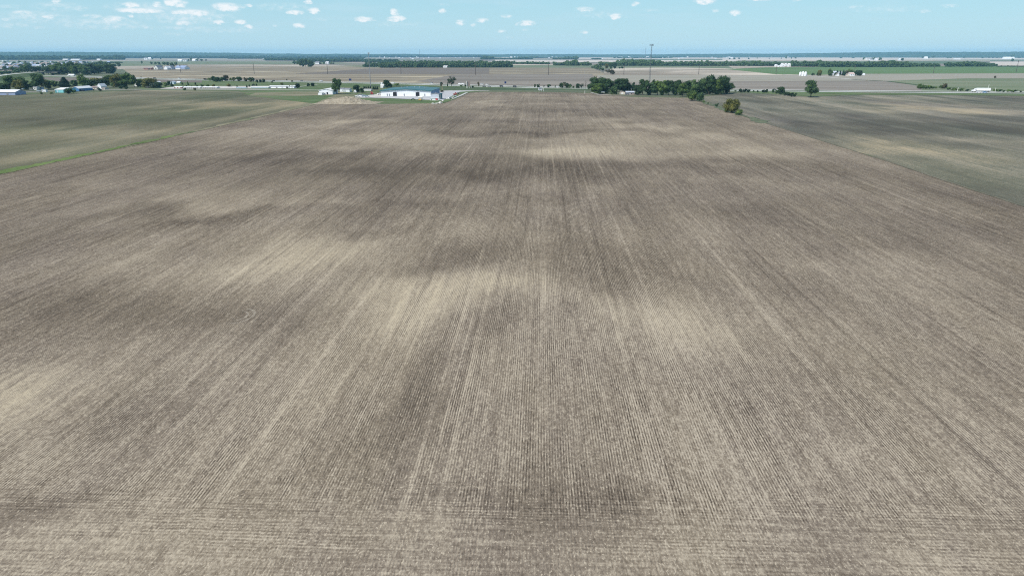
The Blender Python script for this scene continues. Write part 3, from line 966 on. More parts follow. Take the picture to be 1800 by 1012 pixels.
# ------------------------------------------------------------------ vegetation
def leaf_quads(P, size, r, flat=0.0):
    """small leaf sprays (quads) of random turn at the points P"""
    n = len(P)
    a = r.normal(size=(n, 3))
    a /= np.linalg.norm(a, axis=1)[:, None]
    b = r.normal(size=(n, 3))
    b -= (b * a).sum(1)[:, None] * a
    b /= np.linalg.norm(b, axis=1)[:, None]
    s = size * r.uniform(0.6, 1.35, n)[:, None]
    a = a * s
    b = b * s * 0.75
    V = np.empty((n, 4, 3))
    V[:, 0], V[:, 1], V[:, 2], V[:, 3] = P - a, P - b * 0.9, P + a, P + b * 1.1
    return V.reshape(-1, 3), np.arange(n * 4).reshape(n, 4)


ICO = None


def ico(sub=1):
    global ICO
    if ICO is None:
        ICO = {}
    if sub not in ICO:
        import bmesh
        bm = bmesh.new()
        bmesh.ops.create_icosphere(bm, subdivisions=sub, radius=1.0)
        V = np.array([v.co[:] for v in bm.verts])
        F = np.array([[v.index for v in f.verts] for f in bm.faces])
        bm.free()
        ICO[sub] = (V, F)
    return ICO[sub]


def crown_arrays(kind, n, size, seed):
    """a crown in a unit box: width 1, standing from z=0 to z=1"""
    r = np.random.default_rng(seed)
    lobes = []
    if kind in ('broad', 'tall', 'airy'):
        z0 = {'broad': 0.02, 'tall': 0.0, 'airy': 0.16}[kind]
        k = {'broad': 19, 'tall': 18, 'airy': 18}[kind]
        for i in range(k):
            h = r.uniform(0, 1)
            z = z0 + 0.09 + h * (0.86 - z0 - 0.10)
            env = math.sin(math.pi * min(1, max(0, (z - z0 + .12) / (1.06 - z0 + .12)))) ** 0.6
            env = max(env, 0.62)
            a = r.uniform(0, 2 * math.pi)
            rr = r.uniform(0.12, 0.34) * env
            rad = (r.uniform(0.15, 0.21) if kind != 'airy' else r.uniform(0.10, 0.16)) * (0.75 + 0.35 * env)
            lobes.append((rr * math.cos(a), rr * math.sin(a), z, rad, rad * 0.72))
        lobes.append((0, 0, 0.55, 0.25 if kind != 'airy' else 0.12, 0.30 if kind != 'airy' else 0.2))
    elif kind == 'bush':
        for i in range(10):
            a = r.uniform(0, 2 * math.pi)
            rr = r.uniform(0.05, 0.30)
            rad = r.uniform(0.14, 0.24)
            lobes.append((rr * math.cos(a), rr * math.sin(a), r.uniform(0.22, 0.74), rad, rad * 1.05))
        lobes.append((0, 0, 0.42, 0.34, 0.42))
    elif kind == 'conifer':
        for i in range(9):
            z = 0.10 + i * 0.098
            rad = 0.46 * (1 - z) + 0.05
            for q in range(3):
                a = r.uniform(0, 2 * math.pi)
                lobes.append((rad * .35 * math.cos(a), rad * .35 * math.sin(a), z, rad * 0.72, 0.085))
    lobes = np.array(lobes)
    w = lobes[:, 3] ** 2
    pick = r.choice(len(lobes), n, p=w / w.sum())
    d = r.normal(size=(n, 3))
    d[:, 2] = d[:, 2] * 0.9 + 0.15
    d /= np.linalg.norm(d, axis=1)[:, None]
    lb = lobes[pick]
    rad = r.uniform(0.72, 1.12, n)[:, None] * np.stack([lb[:, 3], lb[:, 3], lb[:, 4]], 1)
    P = lb[:, :3] + d * rad
    P[:, 2] = np.clip(P[:, 2], 0.02, 1.0)
    V, F = leaf_quads(P, size, r)
    iv, if_ = ico(1)
    Vs, Fs = [V], []
    base = len(V)
    tri = []
    shrink = 0.80 if kind != 'airy' else 0.5
    for l in lobes:
        jit = 1 + r.uniform(-0.16, 0.16, (len(iv), 1))
        q = iv * jit * np.array([l[3], l[3], l[4]]) * shrink + l[:3]
        q[:, 2] = np.maximum(q[:, 2], 0.01)
        Vs.append(q)
        tri.append(if_ + base)
        base += len(iv)
    return np.concatenate(Vs), F, np.concatenate(tri)


def trunk_mesh(name, kind, seed, slender=1.0):
    r = random.Random(seed)
    mb = MB()
    top = {'broad': 0.5, 'tall': 0.6, 'airy': 0.8, 'conifer': 0.85, 'bush': 0.45, 'bare': 0.95}[kind]
    r0 = {'broad': 0.032, 'tall': 0.03, 'airy': 0.028, 'conifer': 0.025, 'bush': 0.03, 'bare': 0.026}[kind]
    p = Vector((0, 0, -0.03))
    rad = r0
    pts = [(p.copy(), rad)]
    for i in range(4):
        p = p + Vector((r.uniform(-.015, .015), r.uniform(-.015, .015), (top + .03) / 4))
        rad *= 0.78
        pts.append((p.copy(), rad))
    for (a, ra), (b, rb) in zip(pts, pts[1:]):
        mb.cyl(a, b, ra, rb, 7)
    nl = {'broad': 6, 'tall': 6, 'airy': 9, 'conifer': 0, 'bush': 7, 'bare': 16}[kind]
    for i in range(nl):
        k = r.randint(1, 3)
        a, ra = pts[k]
        an = r.uniform(0, 2 * math.pi)
        ln = r.uniform(0.2, 0.38)
        q = a + Vector((math.cos(an) * ln * .8, math.sin(an) * ln * .8, ln * r.uniform(.6, 1.1)))
        q.z = min(q.z, 0.97)
        mb.cyl(a, q, ra * .55, ra * .16, 5)
        if kind in ('bare', 'airy'):
            for j in range(3):
                m_ = a.lerp(q, r.uniform(.4, .9))
                q2 = m_ + Vector((r.uniform(-.14, .14), r.uniform(-.14, .14), r.uniform(.04, .16)))
                mb.cyl(m_, q2, ra * .2, ra * .07, 4)
    me = bpy.data.meshes.new(name)
    me.from_pydata(mb.v, [], mb.f)
    me.materials.append(M['bark'])
    me.update()
    return me


CROWN, TRUNK, SMALL = {}, {}, {}
LOD = {0: (3000, 0.024), 1: (1100, 0.038), 2: (320, 0.062)}


def crown_mesh(kind, lod, var, mat):
    key = (kind, lod, var, mat)
    if key not in CROWN:
        n, s = LOD[lod]
        if kind == 'airy':
            n = int(n * 0.8)
        V, F, T = crown_arrays(kind, n, s, hash((kind, var)) % 1 + 100 * var + len(kind))
        CROWN[key] = mesh_np('crown_' + kind, V, [F, T], [M['leaf_' + mat]])
    return CROWN[key]


def small_mesh(kind, var, mat):
    """crown and trunk in one mesh, for a tree only a few pixels high"""
    key = (kind, var, mat)
    if key not in SMALL:
        V, F, T = crown_arrays(kind, 130, 0.085, 7 + 100 * var + len(kind))
        tv = np.array([(-.03, -.03, 0), (.03, -.03, 0), (.03, .03, 0), (-.03, .03, 0), (-.02, -.02, .5), (.02, -.02, .5), (.02, .02, .5), (-.02, .02, .5)])
        b = len(V)
        tf = np.array([(0, 1, 5, 4), (1, 2, 6, 5), (2, 3, 7, 6), (3, 0, 4, 7)]) + b
        mi = [0] * len(F) + [0] * len(T) + [1] * 4
        SMALL[key] = mesh_np('small_tree_' + kind, np.concatenate([V, tv]), [F, T, tf], [M['leaf_' + mat], M['bark']], mi)
    return SMALL[key]


NAMES = {'broad': 'deciduous_tree', 'tall': 'deciduous_tree', 'airy': 'deciduous_tree', 'conifer': 'conifer_tree', 'bush': 'shrub', 'bare': 'bare_tree'}
CATS = {'broad': 'tree', 'tall': 'tree', 'airy': 'tree', 'conifer': 'conifer', 'bush': 'shrub', 'bare': 'bare tree'}
tcount = [0]


def tree(x, y, w, h, kind, mat, label, group=None, lod=None, cat=None):
    p, t = G(x, y)
    sc_ = t / FPX
    tcount[0] += 1
    v = tcount[0] % 3
    if lod is None:
        lod = 0 if h > 15 else 1 if h > 8 else 2
    W, Hh = w * sc_ * (1.3 if h > 15 and w < 26 else 1.12), h * sc_ * 1.04
    rz = random.uniform(0, 6.28)
    # stand the middle of the crown a little behind its front foot
    loc = (p.x, p.y + W * 0.15, -0.1)
    if h <= 8 and kind != 'bare':
        o = link(NAMES[kind], small_mesh(kind, v, mat), None, loc)
        o.rotation_euler = (0, 0, rz)
        o.scale = (W, W, Hh)
        return tag(o, label, cat or CATS[kind], group)
    r = empty(NAMES[kind], loc, rz)
    r.scale = (W, W, Hh)
    if kind != 'bare':
        link('crown', crown_mesh(kind, lod, v, mat), r)
    key = (kind, v)
    if key not in TRUNK:
        TRUNK[key] = trunk_mesh('trunk_' + kind, kind, 31 * v + len(kind))
    link('branches' if kind == 'bare' else 'trunk', TRUNK[key], r)
    return tag(r, label, cat or CATS[kind], group)


def tree_row(desc, group, items):
    """items (x, y, w, h, kind, mat[, own label]) from left to right"""
    for i, it in enumerate(items):
        lab = it[6] if len(it) > 6 else '%s %s' % (ordinal(i), desc)
        tree(*it[:6], lab, group)


tree_row('tree from the left beside the blue-grey shed', 'trees around the teal farm buildings', [
    (3, 160, 15, 15, 'broad', 'dark', 'dark round tree cut by the left edge behind the white-roofed shed'),
    (15, 158, 22, 24, 'broad', 'mid', 'big mid-green tree behind the white-roofed shed at the left edge'),
    (31, 161, 17, 20, 'tall', 'olive', 'light olive tree in front of the tall trees near the white-roofed shed'),
    (33, 157, 22, 23, 'broad', 'mid', 'wide green tree behind the light olive tree at far left'),
    (44, 158, 15, 17, 'broad', 'dark', 'dark tree between the light olive tree and the pale trailer'),
    (56, 156, 14, 13, 'bush', 'light', 'pale green low tree beside the pale house trailer'),
    (64, 158, 22, 28, 'tall', 'dark', 'tallest dark tree standing over the pale house trailer'),
    (75, 157, 14, 22, 'airy', 'olive', 'thin olive tree right of the tallest dark tree at left'),
    (83, 156, 15, 15, 'broad', 'dark', 'dark round tree behind the small white box trailer'),
    (95, 153, 12, 12, 'broad', 'light', 'small light green tree left of the teal barn'),
    (112, 153, 20, 17, 'conifer', 'conifer', 'broad dark conifer behind the teal barn'),
    (130, 152, 13, 12, 'broad', 'dark', 'dark tree behind the blue gable of the barn'),
    (118, 165, 15, 11, 'bush', 'dark', 'dark bushy shrub in front of the teal barn'),
    (128, 163.5, 9, 6, 'bush', 'mid', 'low green shrub beside the blue gable of the barn'),
    (72, 165.8, 6, 4, 'bush', 'mid', 'small shrub at the field edge before the white box trailer'),
    (90, 165.3, 6, 3, 'bush', 'mid', 'small shrub at the field edge left of the teal barn'),
    (146, 153, 16, 22, 'tall', 'mid', 'tall mid-green tree behind the long brown-roofed house'),
    (159, 154.5, 20, 15, 'broad', 'dark', 'very dark round tree left of the white gabled house'),
    (167, 149, 24, 13, 'broad', 'olive', 'wide olive-brown tree above the white gabled house'),
    (183, 155, 16, 16, 'broad', 'conifer', 'dark round tree right of the white gabled house'),
    (175, 160.4, 7, 6, 'bush', 'dark', 'dark shrub at the field edge before the white gabled house'),
    (164, 159.5, 4, 3, 'bush', 'mid', 'tiny shrub at the field edge left of the white gabled house'),
    (198, 153, 9, 11, 'bush', 'mid', 'small tree between the dark round tree and the red-tinged tree'),
    (190, 150, 20, 17, 'tall', 'mid', 'mid-green tree rising behind the gap right of the white house'),
    (206, 154, 22, 25, 'broad', 'olive', 'big red-tinged olive tree right of the white gabled house'),
    (221, 154, 24, 24, 'broad', 'mid', 'big green tree beside the red-tinged olive tree'),
    (235, 153, 12, 21, 'airy', 'grey', 'thin grey-leaved tree right of the big green tree'),
    (258, 154.5, 30, 18, 'broad', 'olive', 'wide sunlit olive tree where the gravel road begins'),
    (246, 153, 16, 14, 'broad', 'mid', 'green tree left of the wide sunlit olive tree'),
    (268, 155, 12, 9, 'bush', 'grey', 'grey-green shrub right of the wide olive tree'),
    (277, 154.5, 16, 11, 'broad', 'dark', 'dark round tree before the small dome roof'),
    (212, 156.5, 8, 6, 'bush', 'dark', 'dark shrub below the red-tinged olive tree'),
    (222, 156.8, 7, 5, 'bush', 'dark', 'dark shrub below the big green tree'),
    (290, 152.6, 9, 8, 'bush', 'mid', 'green round shrub left of the pale blue shed'),
    (296, 150.5, 8, 8, 'bush', 'dark', 'dark shrub left of the pale blue shed'),
    (302, 152.6, 6, 9, 'conifer', 'conifer', 'small narrow conifer before the pale blue shed'),
])
tree_row('small tree from the left on the lawn by the long white shed', 'young trees along the long white storage sheds', [
    (320, 149.6, 5, 5, 'bush', 'mid'), (327.5, 152.8, 3, 2.6, 'bush', 'dark'), (330, 149.6, 4.5, 6.5, 'conifer', 'mid'), (337, 153.4, 3, 2.8, 'bush', 'dark'),
    (343.3, 149.8, 4, 5, 'bush', 'dark'), (346.3, 153.2, 5, 4, 'bush', 'mid'), (355.5, 153.2, 6, 4.6, 'broad', 'dark'), (365, 153, 5.5, 5, 'broad', 'mid'),
    (375, 153, 6, 5, 'broad', 'olive'), (402, 152.6, 8, 5.4, 'broad', 'olive'), (416.5, 152.8, 3.6, 2, 'bush', 'dark'), (434, 154.2, 4.6, 5, 'conifer', 'conifer'),
    (438, 152.6, 3.6, 5, 'conifer', 'conifer'), (443.5, 151.6, 3.6, 4, 'conifer', 'conifer'), (446.5, 151.2, 4, 5, 'conifer', 'conifer'), (450.5, 151.5, 4, 4.8, 'conifer', 'conifer'),
    (504.5, 155.2, 3.8, 4, 'conifer', 'conifer'), (508.8, 155, 4, 5, 'conifer', 'conifer'), (513.5, 155, 4, 4.6, 'conifer', 'conifer'), (519, 152.6, 4, 4, 'conifer', 'conifer')])
tree_row('tree from the left in the grove beside the highway left of centre', 'grove beside the highway', [
    (360, 140.6, 9, 3, 'bush', 'brown'), (367.5, 141.6, 8, 4.6, 'bush', 'mid'), (374.5, 143.2, 9, 9, 'broad', 'dark'), (380.5, 144, 10, 9, 'broad', 'dark'),
    (386, 143.4, 9, 8, 'broad', 'far'), (391, 142.6, 9, 8, 'broad', 'dark'), (397, 142, 11, 10.5, 'broad', 'brown'), (405.5, 142, 6, 5, 'bush', 'mid'),
    (411, 142.2, 9, 7, 'broad', 'olive'), (420, 142.8, 12, 8.4, 'broad', 'dark'), (432, 143.2, 9, 7, 'broad', 'brown'), (439, 143.4, 9, 8, 'broad', 'dark'),
    (440, 144.2, 4, 5, 'bush', 'olive'), (445, 143.3, 6, 7.4, 'broad', 'dark'), (451.5, 145.4, 6, 5.6, 'broad', 'conifer'), (457.8, 145.2, 5.5, 5.6, 'broad', 'conifer'),
    (463.6, 145.2, 6.5, 6.6, 'broad', 'conifer')])
tree_row('shrub from the left on the mound between grove and warehouse', 'scattered shrubs on the grass beside the highway', [
    (478, 145.6, 5, 2.6, 'bush', 'brown'), (495, 149.4, 7, 4.5, 'bush', 'olive'), (504, 141.9, 2.6, 3.4, 'broad', 'brown'), (513, 144.4, 5, 3.2, 'bush', 'brown'), (524, 154.6, 8.5, 8, 'broad', 'conifer'),
    (521, 150, 7, 4, 'bush', 'brown')])
tree_row('tree near the white warehouse', 'trees around the white warehouse', [
    (542, 152, 7, 6, 'broad', 'conifer', 'left half of the dark clipped pair on the lawn'),
    (549, 152, 8, 6.6, 'broad', 'conifer', 'right half of the dark clipped pair on the lawn'),
    (591, 165.5, 17, 27, 'tall', 'dark', 'tall dark tree right of the small white metal building'),
    (324, 158.6, 7, 3.6, 'bush', 'dark', 'dark shrub on the near side of the gravel road'),
    (342, 158.8, 7, 4.6, 'bush', 'brown', 'brownish shrub on the near side of the gravel road'),
    (627, 162.5, 15, 14, 'broad', 'dark', 'dark rounded tree left of the white storage dome'),
    (636, 163, 10, 9, 'bush', 'dark', 'low dark tree right of the white storage dome'),
    (680, 153.8, 15, 14, 'broad', 'dark', 'dark round tree behind the left end of the warehouse'),
    (686, 153.6, 8, 7, 'bush', 'mid', 'green shrub right of the dark round tree behind the warehouse'),
    (697, 150.6, 10, 4, 'bush', 'bright' if False else 'light', 'light green shrub between the highway and the teal roof'),
    (776, 151.8, 5.6, 7.4, 'broad', 'conifer', 'small dark tree behind the right end of the teal roof'),
    (786.8, 151.8, 2.8, 7, 'conifer', 'conifer', 'narrow dark tree just left of the loose grey-green tree'),
    (793.5, 151.8, 14, 17.5, 'airy', 'grey', 'loose grey-green tree beyond the yard by the highway'),
    (841, 151.8, 4, 8, 'broad', 'brown', 'thin dark tree right of the tall highway sign'),
    (818, 152.2, 6, 3.4, 'bush', 'dark', 'low dark shrub left of the tall highway sign'),
    (811, 152.4, 6, 3.4, 'bush', 'mid', 'low green shrub two places left of the tall highway sign'),
    (830, 154.2, 8, 3.2, 'bush', 'dark', 'low dark shrub right of the tall highway sign'),
    (777, 161.8, 9, 3, 'bush', 'brown', 'low brown shrub at the foot of the light wooden pole'),
])
tree_row('conifer from the left in the dark hedge behind the warehouse', 'clipped conifers behind the warehouse', [
    (x, 157 + 0.1 * i, 5, 6.2, 'conifer', 'conifer') for i, x in enumerate((640, 643.6, 647.2, 650.8, 656, 659.5, 663))])
tree_row('tree from the left in the line between the white sign and the farmstead', 'trees lining the road left of the farmstead', [
    (940.5, 153.6, 3.4, 6, 'broad', 'dark'), (946, 155, 6, 7.6, 'broad', 'dark'), (956, 153, 3, 2.6, 'bush', 'dark'), (965, 154.4, 8, 6, 'broad', 'dark'),
    (976.6, 154.4, 3.6, 4.2, 'bush', 'dark'), (987, 155.2, 8, 9.4, 'broad', 'dark'), (992.5, 155.2, 7, 11, 'airy', 'grey'), (996, 155.2, 7, 10, 'broad', 'dark'), (1002, 155.2, 8, 8, 'broad', 'far'),
    (1008, 155.2, 5, 4.4, 'bush', 'dark'), (1015, 155.4, 9, 9, 'broad', 'dark'), (1022, 155.6, 9, 8.6, 'airy', 'grey'), (1029, 156.2, 9, 14, 'bare', 'dark'),
    (1034.5, 156.6, 6, 9, 'broad', 'dark')])
tree_row('tree from the left in the big dark grove around the farmstead', 'dark grove of the farmstead right of centre', [
    (1043, 161.5, 18, 25, 'broad', 'dark'), (1051, 165, 22, 20, 'broad', 'mid'), (1060, 161.5, 24, 27, 'broad', 'dark'), (1066, 164.5, 14, 17, 'broad', 'dark'), (1073, 161, 14, 20, 'broad', 'dark'),
    (1078, 166, 17, 15, 'broad', 'far'), (1085, 161.5, 16, 22, 'broad', 'dark'), (1095, 160.5, 22, 24, 'broad', 'dark'), (1106, 160, 12, 13, 'broad', 'dark'), (1112.5, 159.5, 9, 15, 'tall', 'dark'),
    (1121, 167, 14, 19, 'broad', 'dark'), (1130, 167.6, 20, 27.5, 'tall', 'dark'), (1144, 167.6, 17, 22, 'broad', 'far', 'green tree at the foot of the tall lattice tower'),
    (1148, 166, 7, 26, 'airy', 'dark', 'thin spiky tree top beside the tall lattice tower'),
    (1156, 167.6, 18, 25, 'tall', 'mid'), (1166, 167.6, 18, 26, 'tall', 'mid'), (1176, 167.6, 18, 25.5, 'tall', 'dark'), (1186, 167.6, 18, 27, 'broad', 'dark'), (1196, 167.6, 18, 27, 'tall', 'dark'),
    (1200, 170.6, 15, 24, 'tall', 'mid', 'lighter green tree at the front corner of the dark grove'), (1208, 168, 17, 25, 'tall', 'dark'), (1217, 168, 17, 28, 'tall', 'far'), (1227, 167.5, 17, 25, 'broad', 'dark'),
    (1237, 166, 19, 30, 'broad', 'far'), (1247, 166.4, 20, 33, 'broad', 'dark'), (1258, 166.2, 20, 29, 'broad', 'mid'), (1268, 166, 20, 34, 'broad', 'dark'), (1275, 165, 18, 30, 'broad', 'dark'),
    (1283, 163.6, 17, 18, 'airy', 'far', 'loose lighter tree ending the dark grove on the right')])
tree_row('shrub down the right field edge', 'shrubs along the right field edge', [
    (1217, 177, 17, 20, 'bush', 'mid', 'light green bushy tree at the corner of the plowed field'),
    (1230, 178.6, 14, 17, 'bush', 'far', 'grey-green bushy tree right of the field corner'),
    (1237.5, 180.2, 5, 4, 'bush', 'mid', 'small green shrub just below the grey-green bushy tree'),
    (1244.5, 182.6, 4, 2.4, 'bush', 'mid', 'tiny low shrub midway along the right field edge'),
    (1260, 187.8, 6.6, 6, 'bush', 'dark', 'small dark shrub left of the big yellow-green bush'),
    (1287, 198, 29, 26, 'bush', 'olive', 'big yellow-olive round bush on the right field edge'),
    (1278, 197.5, 10, 10, 'bush', 'light', 'light green shrub under the left of the big olive bush'),
    (1299, 202, 14, 10, 'bush', 'light', 'bright green low bush right of the big olive bush')])
tree_row('shrub from the left in the low dark line right of the grove', 'low shrubs along the highway right of the grove', [
    (1293, 161, 5, 2.6, 'bush', 'dark'), (1302, 162.6, 9, 6.4, 'bush', 'conifer'), (1309, 162.6, 9, 6.4, 'bush', 'conifer'), (1316, 162.6, 9, 6.2, 'bush', 'conifer'), (1324.5, 162, 4, 3.4, 'bush', 'dark'),
    (1332, 162.2, 4, 3, 'bush', 'dark'), (1342, 162.8, 8, 5.6, 'bush', 'conifer'), (1348, 162.8, 7, 6, 'bush', 'conifer'), (1359, 163, 6, 5.4, 'bush', 'dark'), (1366, 164.6, 8, 7, 'bush', 'dark'),
    (1372.5, 166, 13, 14.5, 'broad', 'dark', 'tallest dark shrubby tree of the low line by the highway'), (1380, 168, 9, 7.4, 'bush', 'conifer'), (1386, 169, 9, 7.4, 'bush', 'conifer'), (1392.5, 170, 9, 7.2, 'bush', 'conifer'),
    (1397, 170.4, 8, 6.4, 'bush', 'conifer')])
tree(1427, 171, 27, 29, 'tall', 'far', 'lone leafy tree in front of the highway at right', lod=0)
tree_row('shrub from the left in the green clump left of the truck', 'green clump beside the highway left of the truck', [
    (1615, 155.4, 8, 5.4, 'bush', 'mid'), (1620, 156.4, 13, 9.4, 'bush', 'mid'), (1627, 156.6, 10, 7, 'bush', 'mid'), (1634, 156.4, 11, 6.4, 'bush', 'mid'), (1640, 156.2, 7, 4, 'bush', 'mid'),
    (1646, 155.8, 6, 4, 'bush', 'light'), (1655, 155.8, 9, 6, 'bush', 'mid'), (1660, 156, 10, 10, 'bush', 'brown'), (1668, 158, 10, 5, 'bush', 'mid'), (1678, 159.4, 12, 4.6, 'bush', 'mid'),
    (1690, 160.2, 12, 4.6, 'bush', 'mid'), (1701, 160.6, 8, 4, 'bush', 'dark')])
tree_row('low shrub from the left in the verge right of the truck', 'low shrubs right of the truck', [
    (1750, 161, 11, 4.4, 'bush', 'mid'), (1757, 161.4, 10, 4, 'bush', 'mid'), (1765, 161.8, 6, 3.4, 'bush', 'dark'), (1773, 161.8, 8, 4.6, 'bush', 'mid'), (1783, 162, 12, 4, 'bush', 'mid'), (1794.5, 162.2, 6, 3, 'bush', 'dark')])
tree(1749.5, 137.8, 5.6, 4.4, 'bush', 'brown', 'lone brown shrub in the tan field above the truck')
tree_row('tree beside the white grain bins', 'trees by the grain bins', [
    (1429, 133.2, 6.5, 5.4, 'broad', 'dark', 'small dark tree right of the white grain bins'), (1438, 133.4, 6, 6, 'broad', 'dark', 'dark tree under the orange-tinged tree near the bins'), (1441.5, 133.6, 8, 11.4, 'broad', 'olive', 'orange-tinged tree right of the white grain bins')])
tree_row('tree from the left around the farmhouse right of the grain bins', 'trees around the farmhouse right of the bins', [
    (1458.5, 133.6, 7, 12, 'broad', 'mid'), (1461.5, 133.6, 6, 10, 'broad', 'far'), (1467, 128, 4, 4.4, 'conifer', 'conifer'), (1469, 133.6, 7, 7, 'broad', 'dark'), (1472, 128.5, 4, 5, 'conifer', 'conifer'),
    (1477, 132, 5, 8, 'conifer', 'conifer'), (1482.5, 133, 6, 10, 'conifer', 'conifer'), (1485, 133.4, 6, 7, 'broad', 'dark'), (1488, 132.6, 8, 9, 'broad', 'brown'), (1492, 131, 6, 9.4, 'broad', 'mid'), (1497, 128.6, 8, 6, 'broad', 'mid'),
    (1503, 132.6, 5, 7, 'broad', 'dark'), (1507, 133.4, 9, 9.6, 'broad', 'dark'), (1512, 133.4, 9, 10.4, 'broad', 'dark')])
tree_row('tree from the left at the hedge meeting behind the farmstead', 'hedge and trees beyond the highway at centre', [
    (1040.5, 119.8, 6, 3, 'bush', 'far'), (1045, 121, 7, 7, 'bush', 'far'), (1050, 122.4, 9, 10, 'bush', 'far'), (1055, 123.6, 8, 8, 'bush', 'far'), (1059.5, 124.6, 6, 5, 'bush', 'dark'),
    (1066.5, 120.6, 8, 9, 'broad', 'olive', 'yellow-olive tree above the hedge meeting at centre'), (1074, 121, 8, 10, 'broad', 'dark'), (1080, 120.8, 9, 10.6, 'broad', 'dark'),
    (1066, 126.6, 6, 4, 'bush', 'brown'), (1070.5, 128.4, 8, 6, 'bush', 'brown'), (1076.5, 131, 12, 9, 'bush', 'brown', 'round brown-green bush ending the hedge beyond the highway'),
    (1089, 120.8, 5, 3.4, 'bush', 'dark'), (1093.5, 120.8, 6, 3.8, 'bush', 'dark')])
tree_row('tree from the left in the big clump beyond the field left of centre', 'big clump of trees beyond the plowed field', [
    (517, 113, 7, 6.4, 'broad', 'far'), (522, 113.4, 6, 6, 'broad', 'far'), (527, 116, 9, 10.6, 'broad', 'far'), (531, 117.6, 9, 13, 'broad', 'dark'), (537, 118.2, 9, 14, 'tall', 'far'), (543, 118, 9, 13.4, 'broad', 'far'),
    (547.5, 118.2, 8, 11, 'broad', 'dark'), (563, 113, 5, 3.4, 'bush', 'dark'), (569, 113, 6, 3.6, 'bush', 'far'), (581, 113, 6, 3.4, 'bush', 'far'), (586, 113, 5, 3, 'bush', 'dark')])
tree_row('tree from the left behind the far barns at left', 'trees behind the far barns at left', [
    (266, 113, 5, 4.4, 'broad', 'far'), (273, 113.6, 6, 5, 'broad', 'far'), (279, 114, 6, 5, 'broad', 'far'), (284, 120, 4, 6, 'broad', 'far'), (288, 114.4, 7, 6, 'broad', 'far'), (294, 115, 6, 6, 'broad', 'far'), (300.5, 116, 6, 6, 'broad', 'dark'),
    (303.5, 121, 6, 10, 'broad', 'dark'), (249.5, 112.4, 3.4, 5, 'broad', 'far'), (308.5, 115, 6, 6, 'broad', 'far')])
tree_row('tree from the left in the far clump left of the barns', 'far clump left of the barns', [
    (157, 117, 8, 6, 'broad', 'far'), (164, 117.6, 9, 7, 'broad', 'far'), (172, 117.6, 9, 8, 'broad', 'far'), (178, 118, 10, 10.6, 'broad', 'far'), (186, 118, 10, 9.6, 'broad', 'far'), (193, 118, 8, 7, 'broad', 'far'),
    (200, 117.6, 9, 5.6, 'broad', 'dark'), (208, 117.4, 8, 9, 'broad', 'far')])
# the wooded strip behind the highway ramp: trees one can still tell apart
WL = [(100, 128, 'far'), (84, 131, 'dark'), (90, 130.6, 'far'), (96, 131, 'mid'), (103, 130.8, 'dark'), (110, 131, 'far'), (117, 130.8, 'mid'), (124, 131, 'dark'), (131, 131.2, 'dark'), (138, 131, 'far'),
      (145, 131.2, 'dark'), (152, 131.8, 'far'), (159, 130.6, 'conifer'), (165, 130, 'conifer'), (171, 129.4, 'far'), (178, 129, 'mid'), (185, 129.2, 'far'), (192, 129.4, 'dark'), (198, 129, 'far')]
tree_row('tree from the left in the wood behind the white highway truck', 'wood behind the white highway truck',
         [(x, y, 13 + (i % 3) * 2, 13 + (i * 7 % 5) * 1.3 + (3 if 100 < x < 150 else 0), 'broad' if i % 3 else 'tall', m) for i, (x, y, m) in enumerate(sorted((a, b, 'mid' if c == 'dark' and a % 2 else c) for a, b, c in WL))])
tree_row('tree from the left in the wood above the curving ramp', 'wood above the curving ramp',
         [(2, 131, 12, 7, 'broad', 'far'), (7, 122.6, 9, 6, 'broad', 'dark'), (14, 129.8, 12, 6, 'broad', 'dark'), (25, 128.6, 12, 6, 'broad', 'far'), (32, 127.8, 12, 8, 'broad', 'far'), (38, 127, 13, 12, 'broad', 'mid'), (46, 126.6, 13, 13.4, 'broad', 'far'),
          (54, 126.2, 13, 10.6, 'broad', 'dark'), (61, 126, 12, 9.6, 'broad', 'dark'), (68, 125.8, 12, 9, 'broad', 'far'), (75, 125.6, 12, 8, 'broad', 'far'), (46, 116.6, 9, 7, 'broad', 'mid'), (82, 126, 12, 9, 'broad', 'dark')])


# --- woods that read as one mass
def wood(name, label, spans, mat='far', seed=1, n=60, size=0.13, cat='wood', wmul=1.0):
    """spans: (x0, x1, y, h_px, w_px, rows) -> crowns of many trees in one object"""
    r = np.random.default_rng(seed)
    protos = [crown_arrays(k, n, size, 50 + i) for i, k in enumerate(('broad', 'broad', 'tall'))]
    Vs, Qs, Ts, b = [], [], [], 0
    for sp in spans:
        x0, x1, y, h, w, rows = sp[:6]
        y1 = sp[6] if len(sp) > 6 else y
        for q in range(rows):
            x = x0 + r.uniform(0, w)
            while x < x1:
                f = (x - x0) / max(1e-6, x1 - x0)
                p, t = G(x, y + (y1 - y) * f)
                s = t / FPX
                hh = h * s * r.uniform(0.62, 1.12)
                ww = w * s * r.uniform(0.9, 1.7) * wmul
                V, F, T = protos[r.integers(0, 3)]
                a = r.uniform(0, 6.28)
                ca, sa = math.cos(a), math.sin(a)
                W_ = V * np.array([ww, ww, hh])
                W_ = np.stack([W_[:, 0] * ca - W_[:, 1] * sa, W_[:, 0] * sa + W_[:, 1] * ca, W_[:, 2]], 1)
                d = Vector((p.x, p.y)).normalized()
                dep = (q + r.uniform(-.3, .3)) * w * s * 0.8
                W_ += np.array([p.x + d.x * dep, p.y + d.y * dep, -hh * 0.08])
                Vs.append(W_)
                Qs.append(F + b)
                Ts.append(T + b)
                b += len(V)
                x += w * r.uniform(0.5, 0.95)
    me = mesh_np(name, np.concatenate(Vs), [np.concatenate(Qs), np.concatenate(Ts)], [M['leaf_' + mat]])
    return tag(link(name, me), label, cat, kind='stuff')


